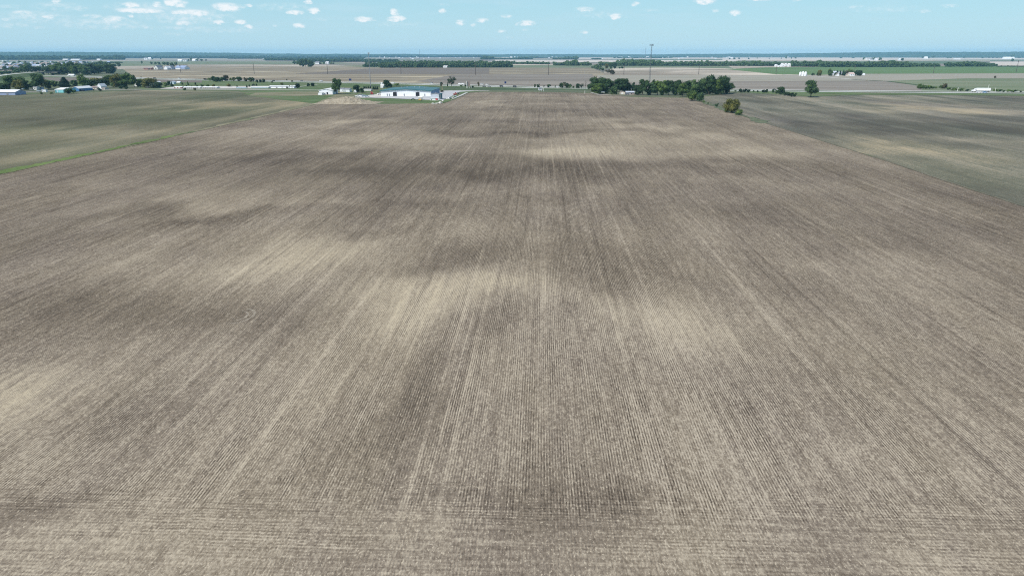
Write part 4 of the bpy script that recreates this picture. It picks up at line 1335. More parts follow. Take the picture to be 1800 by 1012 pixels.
wood('wooded_belt', 'belt of green woods behind the plowed field beyond the warehouse', [
    (640, 665, 117.6, 8, 5, 2), (665, 900, 119.2, 11.5, 6, 4, 118.6), (700, 860, 115, 9, 6, 3), (648, 700, 114, 6, 5, 2), (862, 875, 116, 9, 6, 3), (880, 893, 112, 5.4, 5, 2)], 'far', 3)
wood('wooded_belt', 'thin tree line between pale fields left of the tower', [
    (896, 965, 112.6, 6, 5, 2, 113.6), (972, 1000, 115.2, 8, 6, 2), (994, 1016, 115.6, 11, 7, 3), (1016, 1038, 115.6, 7.6, 6, 2)], 'far', 4)
wood('wooded_belt', 'long belt of woods behind the lattice tower', [
    (1052, 1100, 115.6, 8, 6, 3), (1084, 1160, 115.8, 12.4, 7, 4), (1160, 1216, 115.8, 9.4, 7, 4), (1212, 1345, 116, 9.6, 6, 4), (1208, 1216, 115, 8, 6, 2), (1100, 1150, 110, 6, 6, 2)], 'far', 5)
wood('wooded_belt', 'long belt of woods behind the green field at right', [
    (1345, 1370, 116, 8.6, 6, 3), (1386, 1440, 117.4, 11, 7, 4), (1434, 1446, 117, 15, 8, 2), (1440, 1565, 118, 11.2, 7, 5), (1556, 1600, 118, 11, 7, 4), (1564, 1574, 112, 8, 6, 2), (1598, 1650, 117.4, 7, 6, 2),
    (1662, 1684, 117.4, 9, 7, 3), (1684, 1716, 117.2, 10.4, 8, 4), (1714, 1746, 117.2, 8.4, 7, 3), (1746, 1754, 116.8, 5, 4, 1), (1752, 1850, 117.4, 2.4, 4, 1)], 'far', 6)
# distant tree lines
wood('distant_woods', 'blue-green far woods below the skyline at left', [
    (-260, 205, 105.6, 7.4, 8, 5, 105.2), (200, 218, 105.4, 8, 7, 3), (-260, 215, 103.2, 6, 8, 4), (205, 480, 102.6, 4.6, 6, 4), (466, 660, 106.6, 4.2, 6, 4, 107.6), (400, 640, 103.6, 3.6, 6, 3), (520, 700, 109, 5, 6, 3), (640, 850, 110.4, 4.6, 6, 2, 112),
    (-260, 860, 101.2, 3.6, 8, 2), (-260, 480, 100.4, 3, 9, 2), (520, 640, 100.4, 2.4, 9, 2), (700, 900, 100.5, 2.4, 9, 2)], 'far', 8, n=26, size=0.2)
wood('distant_woods', 'thin blue far tree lines below the skyline at centre', [
    (850, 935, 104.6, 3, 5, 2), (845, 868, 104.8, 7, 6, 2), (912, 926, 104.6, 5.4, 6, 2), (926, 942, 102.4, 3.4, 6, 2), (860, 960, 100.6, 2, 7, 2), (1010, 1090, 100.5, 2.2, 7, 2), (1170, 1300, 100.6, 2, 7, 2), (970, 1000, 104.8, 4.4, 5, 1), (990, 1015, 104.6, 5.6, 6, 2), (1150, 1300, 101, 2.4, 7, 2), (1040, 1056, 104.6, 3, 5, 1),
    (900, 1000, 102.4, 1.8, 6, 1), (1080, 1180, 102.6, 2, 6, 1)], 'far', 9, n=26, size=0.2)
wood('distant_woods', 'blue-green far woods below the skyline at right', [
    (1290, 1480, 100.8, 3, 7, 3), (1440, 1520, 100.4, 4.4, 8, 3), (1500, 2060, 100.6, 5.0, 8, 4, 100.2), (1380, 1420, 101.2, 3, 6, 1)], 'far', 10, n=26, size=0.2)
tree_row('far tree from the left on the pale fields at right', 'far trees dotting the pale fields at right', [
    (x, y, w, h, 'broad', 'far') for x, y, w, h in [(1283, 104.4, 4, 2.4), (1291, 104.4, 5, 2.8), (1299, 104.2, 5, 2.6), (1316, 104.4, 4, 2.4), (1331, 103.4, 2.4, 2), (1352, 103.8, 2.4, 1.8), (1373.5, 103.8, 2.6, 2), (1382, 103.6, 3.6, 6),
                                                   (1391, 103.6, 3, 2.4), (1398.5, 103.4, 4, 3), (1478, 102.8, 5, 2), (1500, 102.6, 5, 2), (1519, 106.4, 5, 5), (1535, 106.6, 7, 5.4), (1547.5, 106.6, 6, 6), (1586, 107, 6, 4.4), (1624, 102.8, 7, 4), (1632, 102.8, 5, 3),
                                                   (1640, 102.4, 6, 4.4), (1666, 102.8, 4, 2), (1671, 102.8, 5, 2.6), (1695, 102.6, 4, 2.6), (1727, 102.8, 4, 2.4), (1738, 102.4, 5, 2.6), (1745, 102.4, 5, 2.6), (1753, 102.4, 6, 2.6), (1762.5, 102.4, 4, 2.4), (1781, 102.6, 8, 6.4), (1780, 108.4, 5, 5.4), (1792, 102.6, 7, 2.6)]])
tree_row('far tree from the left around the white farmstead at left', 'far trees around the white farmstead at left', [
    (268, 104.6, 3, 2.4, 'broad', 'far'), (282, 104.4, 3, 2, 'broad', 'far'), (331.5, 107.6, 3.4, 4, 'broad', 'far'), (336, 107.6, 4, 6, 'broad', 'far'), (346, 107.4, 4.4, 4.4, 'broad', 'far'), (354, 107.6, 5, 4, 'broad', 'far'), (362, 107.4, 3, 3, 'broad', 'far'),
    (348, 104, 5, 2, 'broad', 'far')])

# low wooded rise along the skyline
hx = [-900, -300, 0, 150, 300, 420, 520, 650, 900, 1100, 1250, 1350, 1450, 1600, 1800, 2200, 2800]
hy = [91, 91.0, 91.8, 91.7, 92.3, 93.6, 94.6, 95.3, 95.7, 95.7, 95.2, 94.6, 93.2, 91.9, 91.2, 90.6, 90.6]
hv, hf = [], []
NH = 900
Rh = 12500.0
for i in range(NH + 1):
    px = -900 + 3700 * i / NH
    d = cam_ray(px, 96)
    dl = math.hypot(d[0], d[1])
    ux, uy = d[0] / dl, d[1] / dl
    az_t = Rh / dl
    zt = H + (96 - np.interp(px, hx, hy)) / FPX * az_t * 0.98
    zt += 2.5 * math.sin(px * .021) + 2 * math.sin(px * .063 + 1) + random.uniform(-2, 2)
    for k, (rr, zz) in enumerate(((Rh - 1600, -1), (Rh - 1000, zt * .45), (Rh - 200, zt * .93 + random.uniform(-3, 3)), (Rh, zt), (Rh + 1500, zt * .8), (Rh + 4000, -1))):
        hv.append((ux * rr, uy * rr, zz))
for i in range(NH):
    for k in range(5):
        a = i * 6 + k
        hf.append((a, a + 6, a + 7, a + 1))
M['hill'] = land_mat('wooded_hills', (0.022, 0.05, 0.028), (0.075, 0.12, 0.06), (0.34, 0.32, 0.24), 0.0035, 0.0015, 0.3, (0.42, 0.58), (0.62, 0.66))
hm = bpy.data.meshes.new('hills')
hm.from_pydata(hv, [], hf)
hm.materials.append(M['hill'])
hm.update()
tag(link('hills', hm), kind='structure')


# ------------------------------------------------------------------ buildings
def gable_walls(w, d, h, rh, ridge):
    mb = MB()
    if ridge == 'y':
        mb.prism([(-w / 2, -0.3), (w / 2, -0.3), (w / 2, h), (0, h + rh), (-w / 2, h)], 0, d, 'y')
    else:
        mb.prism([(0, -0.3), (d, -0.3), (d, h), (d / 2, h + rh), (0, h)], -w / 2, w / 2, 'x')
    return mb


def gable_roof(w, d, h, rh, ridge, oh=0.5, th=0.25):
    mb = MB()
    if ridge == 'y':
        k = rh / (w / 2)
        prof = [(-w / 2 - oh, h - k * oh + .05), (0, h + rh + .05), (w / 2 + oh, h - k * oh + .05), (w / 2 + oh, h - k * oh + .05 + th), (0, h + rh + .05 + th), (-w / 2 - oh, h - k * oh + .05 + th)]
        mb.prism(prof, -oh, d + oh, 'y')
    else:
        k = rh / (d / 2)
        prof = [(-oh, h - k * oh + .05), (d / 2, h + rh + .05), (d + oh, h - k * oh + .05), (d + oh, h - k * oh + .05 + th), (d / 2, h + rh + .05 + th), (-oh, h - k * oh + .05 + th)]
        mb.prism(prof, -w / 2 - oh, w / 2 + oh, 'x')
    return mb


def bld(name, label, cat, x0, x1, y, hpx, depth, ridge='x', rpx=2.0, wall='white', roof='greyroof', feats=(), group=None, rz=0.0):
    """a gabled building; x0, x1, y: where its front foot stands; feats: openings (part, from, to, bottom, top, material[, face])"""
    p, t = G((x0 + x1) / 2, y)
    s = t / FPX
    w, h, rh = (x1 - x0) * s, hpx * s, rpx * s
    root = empty(name, (p.x, p.y, 0), rz)
    gable_walls(w, depth, h, rh, ridge).build('wall', M[wall], root)
    gable_roof(w, depth, h, rh, ridge, oh=min(0.6, w * .04), th=min(.3, h * .08)).build('roof', M[roof], root)
    for f in feats:
        pn, a, b, z0, z1, mt = f[:6]
        face = f[6] if len(f) > 6 else 'f'
        mb = MB()
        if face == 'f':
            mb.box(-w / 2 + a * w, -w / 2 + b * w, -0.12, 0.05, z0 * h, z1 * h)
        else:
            mb.box(w / 2 - 0.05, w / 2 + 0.12, a * depth, b * depth, z0 * h, z1 * h)
        mb.build(pn, M[mt], root)
    return tag(root, label, cat, group)


# the big white warehouse with the teal roof
p, t = G(713.8, 169.2)
s = t / FPX
W, D, Hh, RH = 89.2 * s, 60.0, 9.0 * s, 3.0 * s
wh = empty('warehouse', (p.x, p.y, 0))
tag(wh, 'big white metal warehouse with low teal roof and two dark doorways', 'warehouse')
gable_walls(W, D, Hh, RH, 'y').build('wall', M['white'], wh)
gable_roof(W, D, Hh, RH, 'y', 0.9, 0.35).build('roof', M['tealroof'], wh)
MB().prism([(-W / 2 - .9, Hh - .5), (0, Hh + RH - .45), (W / 2 + .9, Hh - .5), (W / 2 + .9, Hh + .32), (0, Hh + RH + .42), (-W / 2 - .9, Hh + .32)], -1.05, -0.93, 'y').build('roof_trim', M['tealtrim'], wh)
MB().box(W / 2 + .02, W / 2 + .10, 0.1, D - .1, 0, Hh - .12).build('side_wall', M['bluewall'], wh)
for a, b in ((0.243, 0.319), (0.692, 0.768)):
    x0, x1 = -W / 2 + a * W, -W / 2 + b * W
    MB().box(x0, x1, -0.10, 0.04, 0.05, Hh * 0.74).build('large_door', M['dark'], wh)
    fr = MB().box(x0 - .35, x0, -.16, .04, 0, Hh * .80).box(x1, x1 + .35, -.16, .04, 0, Hh * .80).box(x0, x1, -.16, .04, Hh * .745, Hh * .80)
    fr.build('door_frame', M['white'], wh)
    MB().box((x0 + x1) / 2 - 1.1, (x0 + x1) / 2 + 1.1, -.7, .02, Hh * .93, Hh * .99).build('wall_lamp', M['steel'], wh)
for f in (0.118, 0.160, 0.455, 0.862):
    x0 = -W / 2 + f * W
    MB().box(x0, x0 + 1.05, -0.07, 0.04, 0.05, 2.3).build('door', M['vgrey'], wh)
for k in range(7):
    x0 = -W / 2 + (0.40 + k * 0.039) * W
    MB().box(x0, x0 + 1.6, -0.06, 0.04, Hh * .74, Hh * .78).build('window', M['vpale'], wh)
for f in (-0.22, -0.1, 0.06, 0.16, 0.27):
    zz = Hh + RH * (1 - abs(f) * 2)
    MB().cyl((f * W, D * .6, zz + .2), (f * W, D * .6, zz + 1.0), .35, .35, 8).cyl((f * W, D * .6, zz + 1.0), (f * W, D * .6, zz + 1.2), .55, .45, 8).build('roof_vent', M['steel'], wh)

bld('annex', 'pale lilac-grey gabled annex at the right corner of the warehouse', 'shed', 757.2, 771.8, 173.8, 7.6, 7, 'y', 1.4, 'palegrey', 'greyroof')  # white annex standing in shade; the shade is put into its grey siding
bld('storage_container', 'tall dark green container end beside the grey annex', 'container', 772.8, 775.6, 174.2, 8.4, 8, 'y', 0.05, 'tealtrim', 'tealtrim', [('door', .15, .85, .05, .9, 'darksteel')])
r = bld('utility_trailer', 'low white trailer with a red door by the annex', 'trailer', 756.6, 772, 176.2, 3.0, 2.6, 'x', 0.2, 'vwhite', 'vwhite', [('door', .58, .83, .12, 1.0, 'red')])
for q in (-3.0, 3.0):
    MB().cyl((q, -.12, .3), (q, .2, .3), .42, .42, 12).build('wheel', M['tyre'], r)
bld('metal_building', 'small white metal building with stepped front left of the tall tree', 'farm building', 561, 585, 166, 6.4, 20, 'y', 2.6, 'white', 'whiteroof',
    [('door', .55, .66, 0, .55, 'dark'), ('window', .2, .28, .4, .65, 'glass')])
bld('lean_to', 'low white lean-to at the left of the small metal building', 'farm building', 559.4, 566, 166.8, 3.2, 8, 'y', 0.8, 'white', 'whiteroof')
bld('shed', 'left of two white sheds with dark roofs behind the tall tree', 'shed', 597.6, 604, 161.2, 4.0, 9, 'x', 1.6, 'white', 'greyroof', [('window', .55, .75, .4, .75, 'glass')], 'two small white sheds')
bld('shed', 'right of two white sheds with dark roofs behind the tall tree', 'shed', 605.4, 614.6, 161.8, 4.2, 9, 'x', 1.6, 'white', 'greyroof', [('door', .1, .2, .0, .6, 'vgrey')], 'two small white sheds')
# dome, little barns behind the warehouse
p, t = G(624, 162.8)
s = t / FPX
dm = empty('storage_dome', (p.x, p.y, 0))
tag(dm, 'white rounded storage dome under the dark tree', 'dome')
prof = [(-2.4 * s + 4.8 * s * (0.5 - 0.5 * math.cos(math.pi * i / 10)), 4.4 * s * math.sin(math.pi * i / 10)) for i in range(11)]
MB().prism(prof, 0, 7, 'y').build('cover', M['whiteroof'], dm)
MB().box(-.9 * s, .4 * s, -.06, .03, 0, 2.0 * s).build('door', M['vgrey'], dm)
bld('shed', 'small pale open shed behind the left end of the warehouse', 'shed', 668.6, 674.4, 151.6, 1.6, 8, 'x', 1.2, 'cream', 'offwhite')
bld('shed', 'lower pale shed just in front of the small open shed', 'shed', 668.8, 673.4, 154.4, 1.8, 8, 'x', 1.0, 'offwhite', 'whiteroof')
p, t = G(671.6, 150)
MB().cyl((0, 0, 0), (0, 0, 3.6 * t / FPX), .9, .9, 12).cyl((0, 0, 3.6 * t / FPX), (0, 0, 4.6 * t / FPX), .95, .1, 12).build('feed_bin', M['binwhite'], None, (p.x, p.y, 0))
tag(bpy.context.scene.objects['feed_bin'], 'small white feed bin left of the dark round tree behind the warehouse', 'bin')
bld('shed', 'flat white-roofed shed among the hedge behind the warehouse', 'shed', 639.5, 652, 159.6, 1.6, 8, 'x', .8, 'offwhite', 'offwhite')

# teal and blue barn, sheds and houses at left
bld('long_shed', 'long shed with bright white roof at the left edge', 'shed', -14, 27.6, 166.8, 4.4, 16, 'x', 3.4, 'bluegrey', 'whiteroof', [('door', .62, .7, 0, .7, 'vgrey')])
bld('teal_barn', 'teal metal barn with bright white roof', 'barn', 97, 112, 162.8, 4.6, 22, 'x', 2.4, 'tealwall', 'whiteroof', [('door', .25, .38, 0, .8, 'vpale'), ('large_door', .06, .14, 0, .7, 'dark')])
bld('blue_barn', 'barn with a deep blue gable and white roof behind the shrub', 'barn', 127, 139, 160.4, 4.2, 26, 'y', 3.2, 'bluewall', 'whiteroof', [('door', .3, .5, 0, .5, 'vgrey')], rz=0.0)
bld('farmhouse', 'long low house with greyish brown roof right of the blue barn', 'house', 138.6, 151.4, 157.6, 2.4, 12, 'x', 2.6, 'barn', 'brownroof', [('window', .5, .6, .3, .7, 'glass'), ('door', .3, .36, 0, .7, 'dark')])
bld('house', 'pale low house with grey-brown roof left of the white gable', 'house', 158.8, 170, 156.6, 2.2, 10, 'x', 2.2, 'cream', 'brownroof', [('window', .2, .3, .3, .7, 'glass'), ('window', .6, .7, .3, .7, 'glass')])
bld('white_house', 'white house with a steep white gable beside the dark round tree', 'house', 170.6, 178.4, 156.4, 4.2, 12, 'y', 4.2, 'white', 'whiteroof', [('window', .3, .45, .4, .7, 'glass')])
bld('garage', 'low tan garage right of the steep white gable', 'garage', 178.6, 184, 157.4, 2.2, 8, 'x', 1, 'cream', 'brownroof', [('door', .2, .7, 0, .8, 'barn')])
bld('house_trailer', 'pale grey house trailer under the tallest dark tree at left', 'house trailer', 58.4, 65, 158, 4.0, 6, 'x', 1.4, 'offwhite', 'palegrey', [('window', .35, .6, .4, .7, 'glass'), ('door', .75, .85, 0, .7, 'vgrey')])
bld('shed', 'small grey shed right of the pale house trailer', 'shed', 67, 72.6, 157.6, 2.8, 5, 'x', 1.2, 'palegrey', 'greyroof')
r = bld('box_trailer', 'small white box trailer parked on the lane left of the teal barn', 'trailer', 73.8, 81, 161.8, 3.2, 3, 'x', 0.2, 'vwhite', 'vwhite', [('door', .1, .3, .1, .9, 'palegrey')])
for q in (-1.0, 1.0):
    MB().cyl((q, -.1, .35), (q, .2, .35), .4, .4, 12).build('wheel', M['tyre'], r)
bld('shed', 'small pale blue shed beside the low lawn trees', 'shed', 299.4, 305.6, 147.6, 2.8, 7, 'y', 1.6, 'vpale', 'palegrey')
bld('shed', 'small white roofed shed above the lawn right of the pale blue shed', 'shed', 310, 316, 146, 1.2, 7, 'x', 1.0, 'offwhite', 'whiteroof')
bld('shed', 'low shed with pale roof hidden between the big trees at left', 'shed', 236.5, 242, 151.4, 2.4, 7, 'y', 1.6, 'offwhite', 'whiteroof')
bld('shed', 'small white domed-roof shed right of the wide sunlit olive tree', 'shed', 273.6, 279, 146.6, 1.6, 7, 'y', 1.6, 'white', 'whiteroof')

# storage sheds along the gravel road
bld('storage_building', 'long white storage shed farthest left by the gravel road', 'storage building', 322, 352, 155.4, 1.5, 9, 'x', 1.0, 'offwhite', 'whiteroof',
    [('door', .08 + .12 * k, .16 + .12 * k, 0, .8, 'barn') for k in range(7)], 'long white storage sheds')
bld('storage_building', 'long white storage shed second from the left by the gravel road', 'storage building', 355, 381, 155.4, 1.5, 9, 'x', 1.0, 'offwhite', 'whiteroof',
    [('door', .08 + .12 * k, .16 + .12 * k, 0, .8, 'barn') for k in range(7)], 'long white storage sheds')
bld('storage_building', 'short reddish building with a pale roof by the gravel road', 'storage building', 306, 319, 155.4, 1.6, 9, 'x', 1.2, 'rust', 'whiteroof', [('door', .2, .4, 0, .8, 'offwhite'), ('door', .6, .8, 0, .8, 'offwhite')])
bld('long_greenhouse', 'long pale green greenhouse between the conifers by the gravel road', 'greenhouse', 441, 472, 155.2, 2.0, 10, 'x', 0.9, 'net', 'offwhite', [('window', .1, .9, .3, .7, 'vpale')])
bld('storage_building', 'long bright white storage shed right of the pale green greenhouse', 'storage building', 472.6, 517, 155.0, 2.6, 12, 'x', 1.0, 'white', 'whiteroof', [('door', .28, .34, 0, .8, 'vgrey'), ('door', .5, .56, 0, .8, 'palegrey')])
bld('mesh_fence', 'long pale green screened fence beside the gravel road', 'fence', 415, 434, 155.6, 2.0, 0.4, 'x', 0.02, 'net', 'steel', [('panel', .05, .95, .1, .9, 'vpale')])

# far farmsteads beyond the highway, left
bld('barn', 'weathered grey barn with steep roof and open dark doorway beyond the highway', 'barn', 271, 277.4, 122.4, 3.6, 30, 'y', 3.2, 'offwhite', 'greyroof', [('large_door', .38, .62, 0, .7, 'dark')])
bld('farmhouse', 'low brown farmhouse left of the weathered grey barn', 'house', 252.6, 266, 122.4, 1.8, 12, 'x', 1.4, 'rust', 'brownroof', [('window', .3, .36, .3, .7, 'offwhite'), ('door', .6, .85, 0, .8, 'dark')])
bld('white_barn', 'white gabled barn between the far trees beyond the highway', 'barn', 288, 294.4, 122.4, 2.6, 24, 'y', 2.8, 'white', 'whiteroof')
bld('grey_barn', 'grey gabled barn right of the white gabled barn', 'barn', 295.6, 301.6, 122.2, 3.4, 20, 'y', 2.8, 'palegrey', 'greyroof')
bld('long_barn', 'long blue-grey barn with a white front beyond the highway', 'barn', 307.4, 324.6, 122.0, 2.4, 30, 'x', 3.4, 'white', 'bluegrey', [('panel', .62, .99, .0, 1.0, 'bluegrey')])
for i, (x0, x1, y, h, rp, lab) in enumerate([
    (253, 259.4, 105.2, 2.4, 1, 'long white building left in the far white farmstead at left'), (260, 265, 104.8, 2, 1.2, 'white building right in the far white farmstead at left'),
    (312.4, 319, 108.4, 2, 1.6, 'left of two white round-roofed sheds near the far tree clump'), (321.6, 328, 108.4, 2, 1.6, 'right of two white round-roofed sheds near the far tree clump'),
    (338, 342.4, 107.8, 2, 1.6, 'left small white house among the far tree clump'), (343, 347, 107.2, 2, 1.6, 'right small white house among the far tree clump'),
    (554.4, 561, 113, 2.6, 1.6, 'white house right of the big far tree clump'), (572.4, 577.4, 113.2, 2.8, 1.4, 'white house second right of the big far tree clump'),
    (674, 677.6, 117.8, 3, 1.6, 'bright white house in the woods left of the warehouse roof'), (714, 720, 118.8, 1.4, .8, 'low pale house at the edge of the wood above the warehouse'),
    (779, 786, 119, 1.8, 1.4, 'pale house left at the wood edge above the yard'), (788.6, 792.6, 118.8, 1.6, 1.2, 'white house in the middle at the wood edge above the yard'), (793.6, 797.4, 118.8, 1.6, 1.2, 'white house right at the wood edge above the yard'),
    (806.6, 809.4, 118.4, 2.4, 1.4, 'bright white house alone at the wood edge'), (814.6, 816.4, 118.4, 2.2, 1, 'small cream house at the wood edge'),
    (656, 664, 112.2, 1.4, 1, 'low pale roofed house left in the woods behind the tall grey mast')]):
    bld('farmhouse' if 'house' in lab else 'barn', lab, 'house' if 'house' in lab else 'barn', x0, x1, y, h, 14, 'x', rp, 'white', 'whiteroof' if i % 3 else 'greyroof', [('window', .35, .5, .35, .7, 'glass')])

# the house in the dark grove
bld('farmhouse', 'farmhouse with pale roof and dark porch under the dark grove', 'house', 1100.5, 1115, 166.2, 3.2, 10, 'x', 1.7, 'barn', 'palegrey', [('window', .2, .3, .3, .6, 'glass'), ('porch', .02, .96, .62, .92, 'dark'), ('window', .6, .7, .3, .6, 'glass'), ('door', .45, .5, 0, .6, 'vwhite')])  # porch is a flat near-black band, its shade painted on the front wall
bld('garage', 'small pinkish garage left of the farmhouse in the grove', 'garage', 1090.6, 1098.6, 165.6, 3.0, 8, 'y', 1.4, 'cream', 'brownroof', [('door', .2, .6, 0, .7, 'white')])
bld('white_shed', 'narrow white shed between the grove trees left of the farmhouse', 'shed', 1064.8, 1068, 163.4, 6.4, 4, 'y', 1.2, 'white', 'whiteroof', [('window', .3, .6, .5, .75, 'glass')])

# right side: farmhouse, grain bins, white farm
bld('farmhouse', 'farmhouse with pinkish roof among dark trees right of the bins', 'house', 1494, 1502, 133.6, 3.0, 14, 'x', 2.4, 'white', 'pinkroof', [('window', .2, .35, .3, .7, 'glass'), ('window', .6, .75, .3, .7, 'glass')])
bld('white_shed', 'pale slanted shed left of the pink-roofed farmhouse', 'shed', 1489, 1492.6, 133.8, 2.2, 8, 'y', 2, 'cream', 'brownroof')
bld('grey_house', 'pale grey house among conifers right of the bins', 'house', 1464.4, 1470.6, 131.6, 3.2, 12, 'x', 2.6, 'palegrey', 'palegrey', [('window', .4, .6, .3, .7, 'glass')])
bld('white_house', 'white gabled house between conifers right of the bins', 'house', 1470.6, 1475, 133.8, 2.4, 12, 'y', 2.2, 'white', 'brownroof')
bld('grey_shed', 'small grey roofed house left of the brown tree right of the bins', 'house', 1476, 1480.6, 131.4, 2.8, 12, 'x', 2.4, 'palegrey', 'greyroof')
bld('white_shed', 'tiny white shed right of the round dark tree beside the green field', 'shed', 1517, 1520.4, 132.4, 2.0, 8, 'x', 1.0, 'white', 'whiteroof')
for lab, x0, x1, y, h, rp, rg in [('left white building of the white farm before the long woods', 1363.4, 1367, 117.4, 2.4, 1.2, 'y'), ('long low white shed of the white farm before the long woods', 1367.4, 1373.6, 117.6, 1.4, .8, 'x'),
                                  ('tall white gabled barn of the white farm before the long woods', 1373.6, 1379, 117.4, 3.4, 2.0, 'y'), ('white house right of the tall barn in the white farm', 1380.6, 1385.4, 116.6, 3.0, 1.6, 'y'),
                                  ('pale house farthest right in the white farm', 1385.8, 1389.6, 117.4, 3.6, 1.6, 'x'), ('small white domed shed right of the white farm', 1400.4, 1404.6, 117.2, 2.4, 1.8, 'y')]:
    bld('farm_building', lab, 'farm building', x0, x1, y, h, 16, rg, rp, 'white', 'whiteroof', [('door', .4, .6, 0, .7, 'vgrey')])


def grain_bin(x, y, wpx, hpx, label):
    p, t = G(x, y)
    s = t / FPX
    R, h = wpx * s / 2, hpx * s
    r = empty('grain_bin', (p.x, p.y + R, 0))
    tag(r, label, 'grain bin', 'white grain bins')
    MB().cyl((0, 0, -.2), (0, 0, h * .78), R, R, 28).build('wall', M['binwhite'], r)
    MB().cyl((0, 0, h * .78), (0, 0, h * .97), R * 1.03, R * .16, 28).build('roof', M['whiteroof'], r)
    MB().cyl((0, 0, h * .97), (0, 0, h), R * .18, R * .18, 12).build('cap', M['steel'], r)
    MB().box(-.6, .6, -R - .1, -R + .1, .4, 2.6).build('door', M['steel'], r)
    return r


grain_bin(1407.4, 133.2, 4.4, 6.6, 'left of the three white grain bins by the gravel road')
grain_bin(1411.8, 133.8, 4.6, 7.8, 'middle one of the three white grain bins by the gravel road')
grain_bin(1416.4, 133.9, 4.4, 7.6, 'right of the three white grain bins by the gravel road')

# far right buildings
for lab, x0, x1, y, h, rp, wl_, rf_ in [
    ('long white barn on the pale field near the right edge', 1765, 1778.4, 104.2, 1.8, 1.8, 'white', 'whiteroof'), ('small white gable just right of the long white barn', 1780.6, 1783.4, 103.4, 1.4, 1.4, 'white', 'whiteroof'),
    ('low white shed on the pale field right of the far woods', 1679, 1688.4, 105, 1.0, .8, 'white', 'whiteroof'), ('white house on the rise above the right far woods', 1647, 1651, 100.6, 1.2, 1, 'white', 'whiteroof'),
    ('far bright roof on the wooded rise near the right edge', 1760, 1766, 100.4, .8, 1.0, 'offwhite', 'whiteroof'), ('pale slanted barn among far trees at right', 1626, 1631, 103.4, 1.6, 1.8, 'white', 'whiteroof'),
    ('tiny white house in the long woods before the pole at right', 1669, 1673.4, 115.8, 1.4, 1.2, 'white', 'greyroof'), ('white house left in the far row above the right woods', 1530, 1534.6, 106.8, 1.6, 1.6, 'white', 'greyroof'),
    ('white house second in the far row above the right woods', 1539, 1543, 106.8, 1.6, 1.6, 'white', 'whiteroof'), ('small white house third in the far row above the right woods', 1581, 1585, 106.6, 1.4, 1.6, 'white', 'whiteroof'),
    ('pale shed left of the far row above the right woods', 1521, 1525, 106.6, 1.4, 1.4, 'cream', 'whiteroof')]:
    bld('far_building', lab, 'building', x0, x1, y, h, 30, 'x', rp, wl_, rf_)

# residential cluster at far left, and specks of houses toward the skyline
rr = random.Random(5)
res = []
for y, xs in ((121.6, range(0, 30, 9)), (119.4, range(2, 36, 8)), (117, range(4, 110, 9)), (114.8, range(8, 116, 9)), (112.4, range(4, 150, 10)), (110.4, range(20, 190, 12))):
    for x in xs:
        res.append((x + rr.uniform(-2, 2), y + rr.uniform(-.5, .5)))
for (x, y) in res:
    w = rr.uniform(3.6, 6.4) * (y - 96) / 20 + 1.2
    bld('house', 'pale small house among the many in the hazy neighbourhood at far left', 'house', x - w / 2, x + w / 2, y, 1.7 * (y - 96) / 20, 11, rr.choice('xxy'), 1.6 * (y - 96) / 20,
        rr.choice(['offwhite', 'cream', 'palegrey', 'white']), rr.choice(['greyroof', 'palegrey', 'brownroof', 'bluegrey', 'greyroof']), (), 'neighbourhood houses at far left')
for x, y, m in ((20, 124, 'far'), (36, 119.5, 'dark'), (52, 117, 'far'), (66, 115.4, 'dark'), (76, 118, 'far'), (86, 116.6, 'dark'), (12, 118.4, 'dark'), (24, 113.6, 'far'), (100, 114, 'dark'), (112, 113, 'far'), (124, 112.4, 'dark'), (136, 112, 'far'),
                (60, 112.4, 'far'), (44, 111.6, 'dark'), (92, 111.8, 'far'), (148, 111.6, 'dark'), (8, 110.8, 'far'), (34, 111, 'far'), (74, 111.6, 'dark'), (116, 110, 'far')):
    tree(x, y, 7 * (y - 96) / 20, 5.6 * (y - 96) / 20, 'broad', m, 'small dark tree standing between the hazy neighbourhood houses at far left', 'trees in the neighbourhood at far left')
wood('wooded_belt', 'scattered low woods behind the hazy neighbourhood', [(60, 215, 112.6, 3, 5, 1, 111), (100, 170, 116, 4, 6, 2), (-40, 60, 124, 4, 8, 1, 122)], 'far', 21)
for i, (x0, x1, y) in enumerate([(3, 11, 108.6), (-8, 8, 117.6), (110, 119, 105.8), (124, 140, 106), (170, 176, 105.8), (26, 42, 101.6), (48, 56, 101.6), (97, 103, 100.8), (170, 175, 100.8)]):
    bld('white_building', ORD[i] + ' bright white flat building counted left to right and near to far at left', 'building', x0, x1, y, 1.6 if y > 104 else .9, 26, 'x', .4, 'white', 'whiteroof')
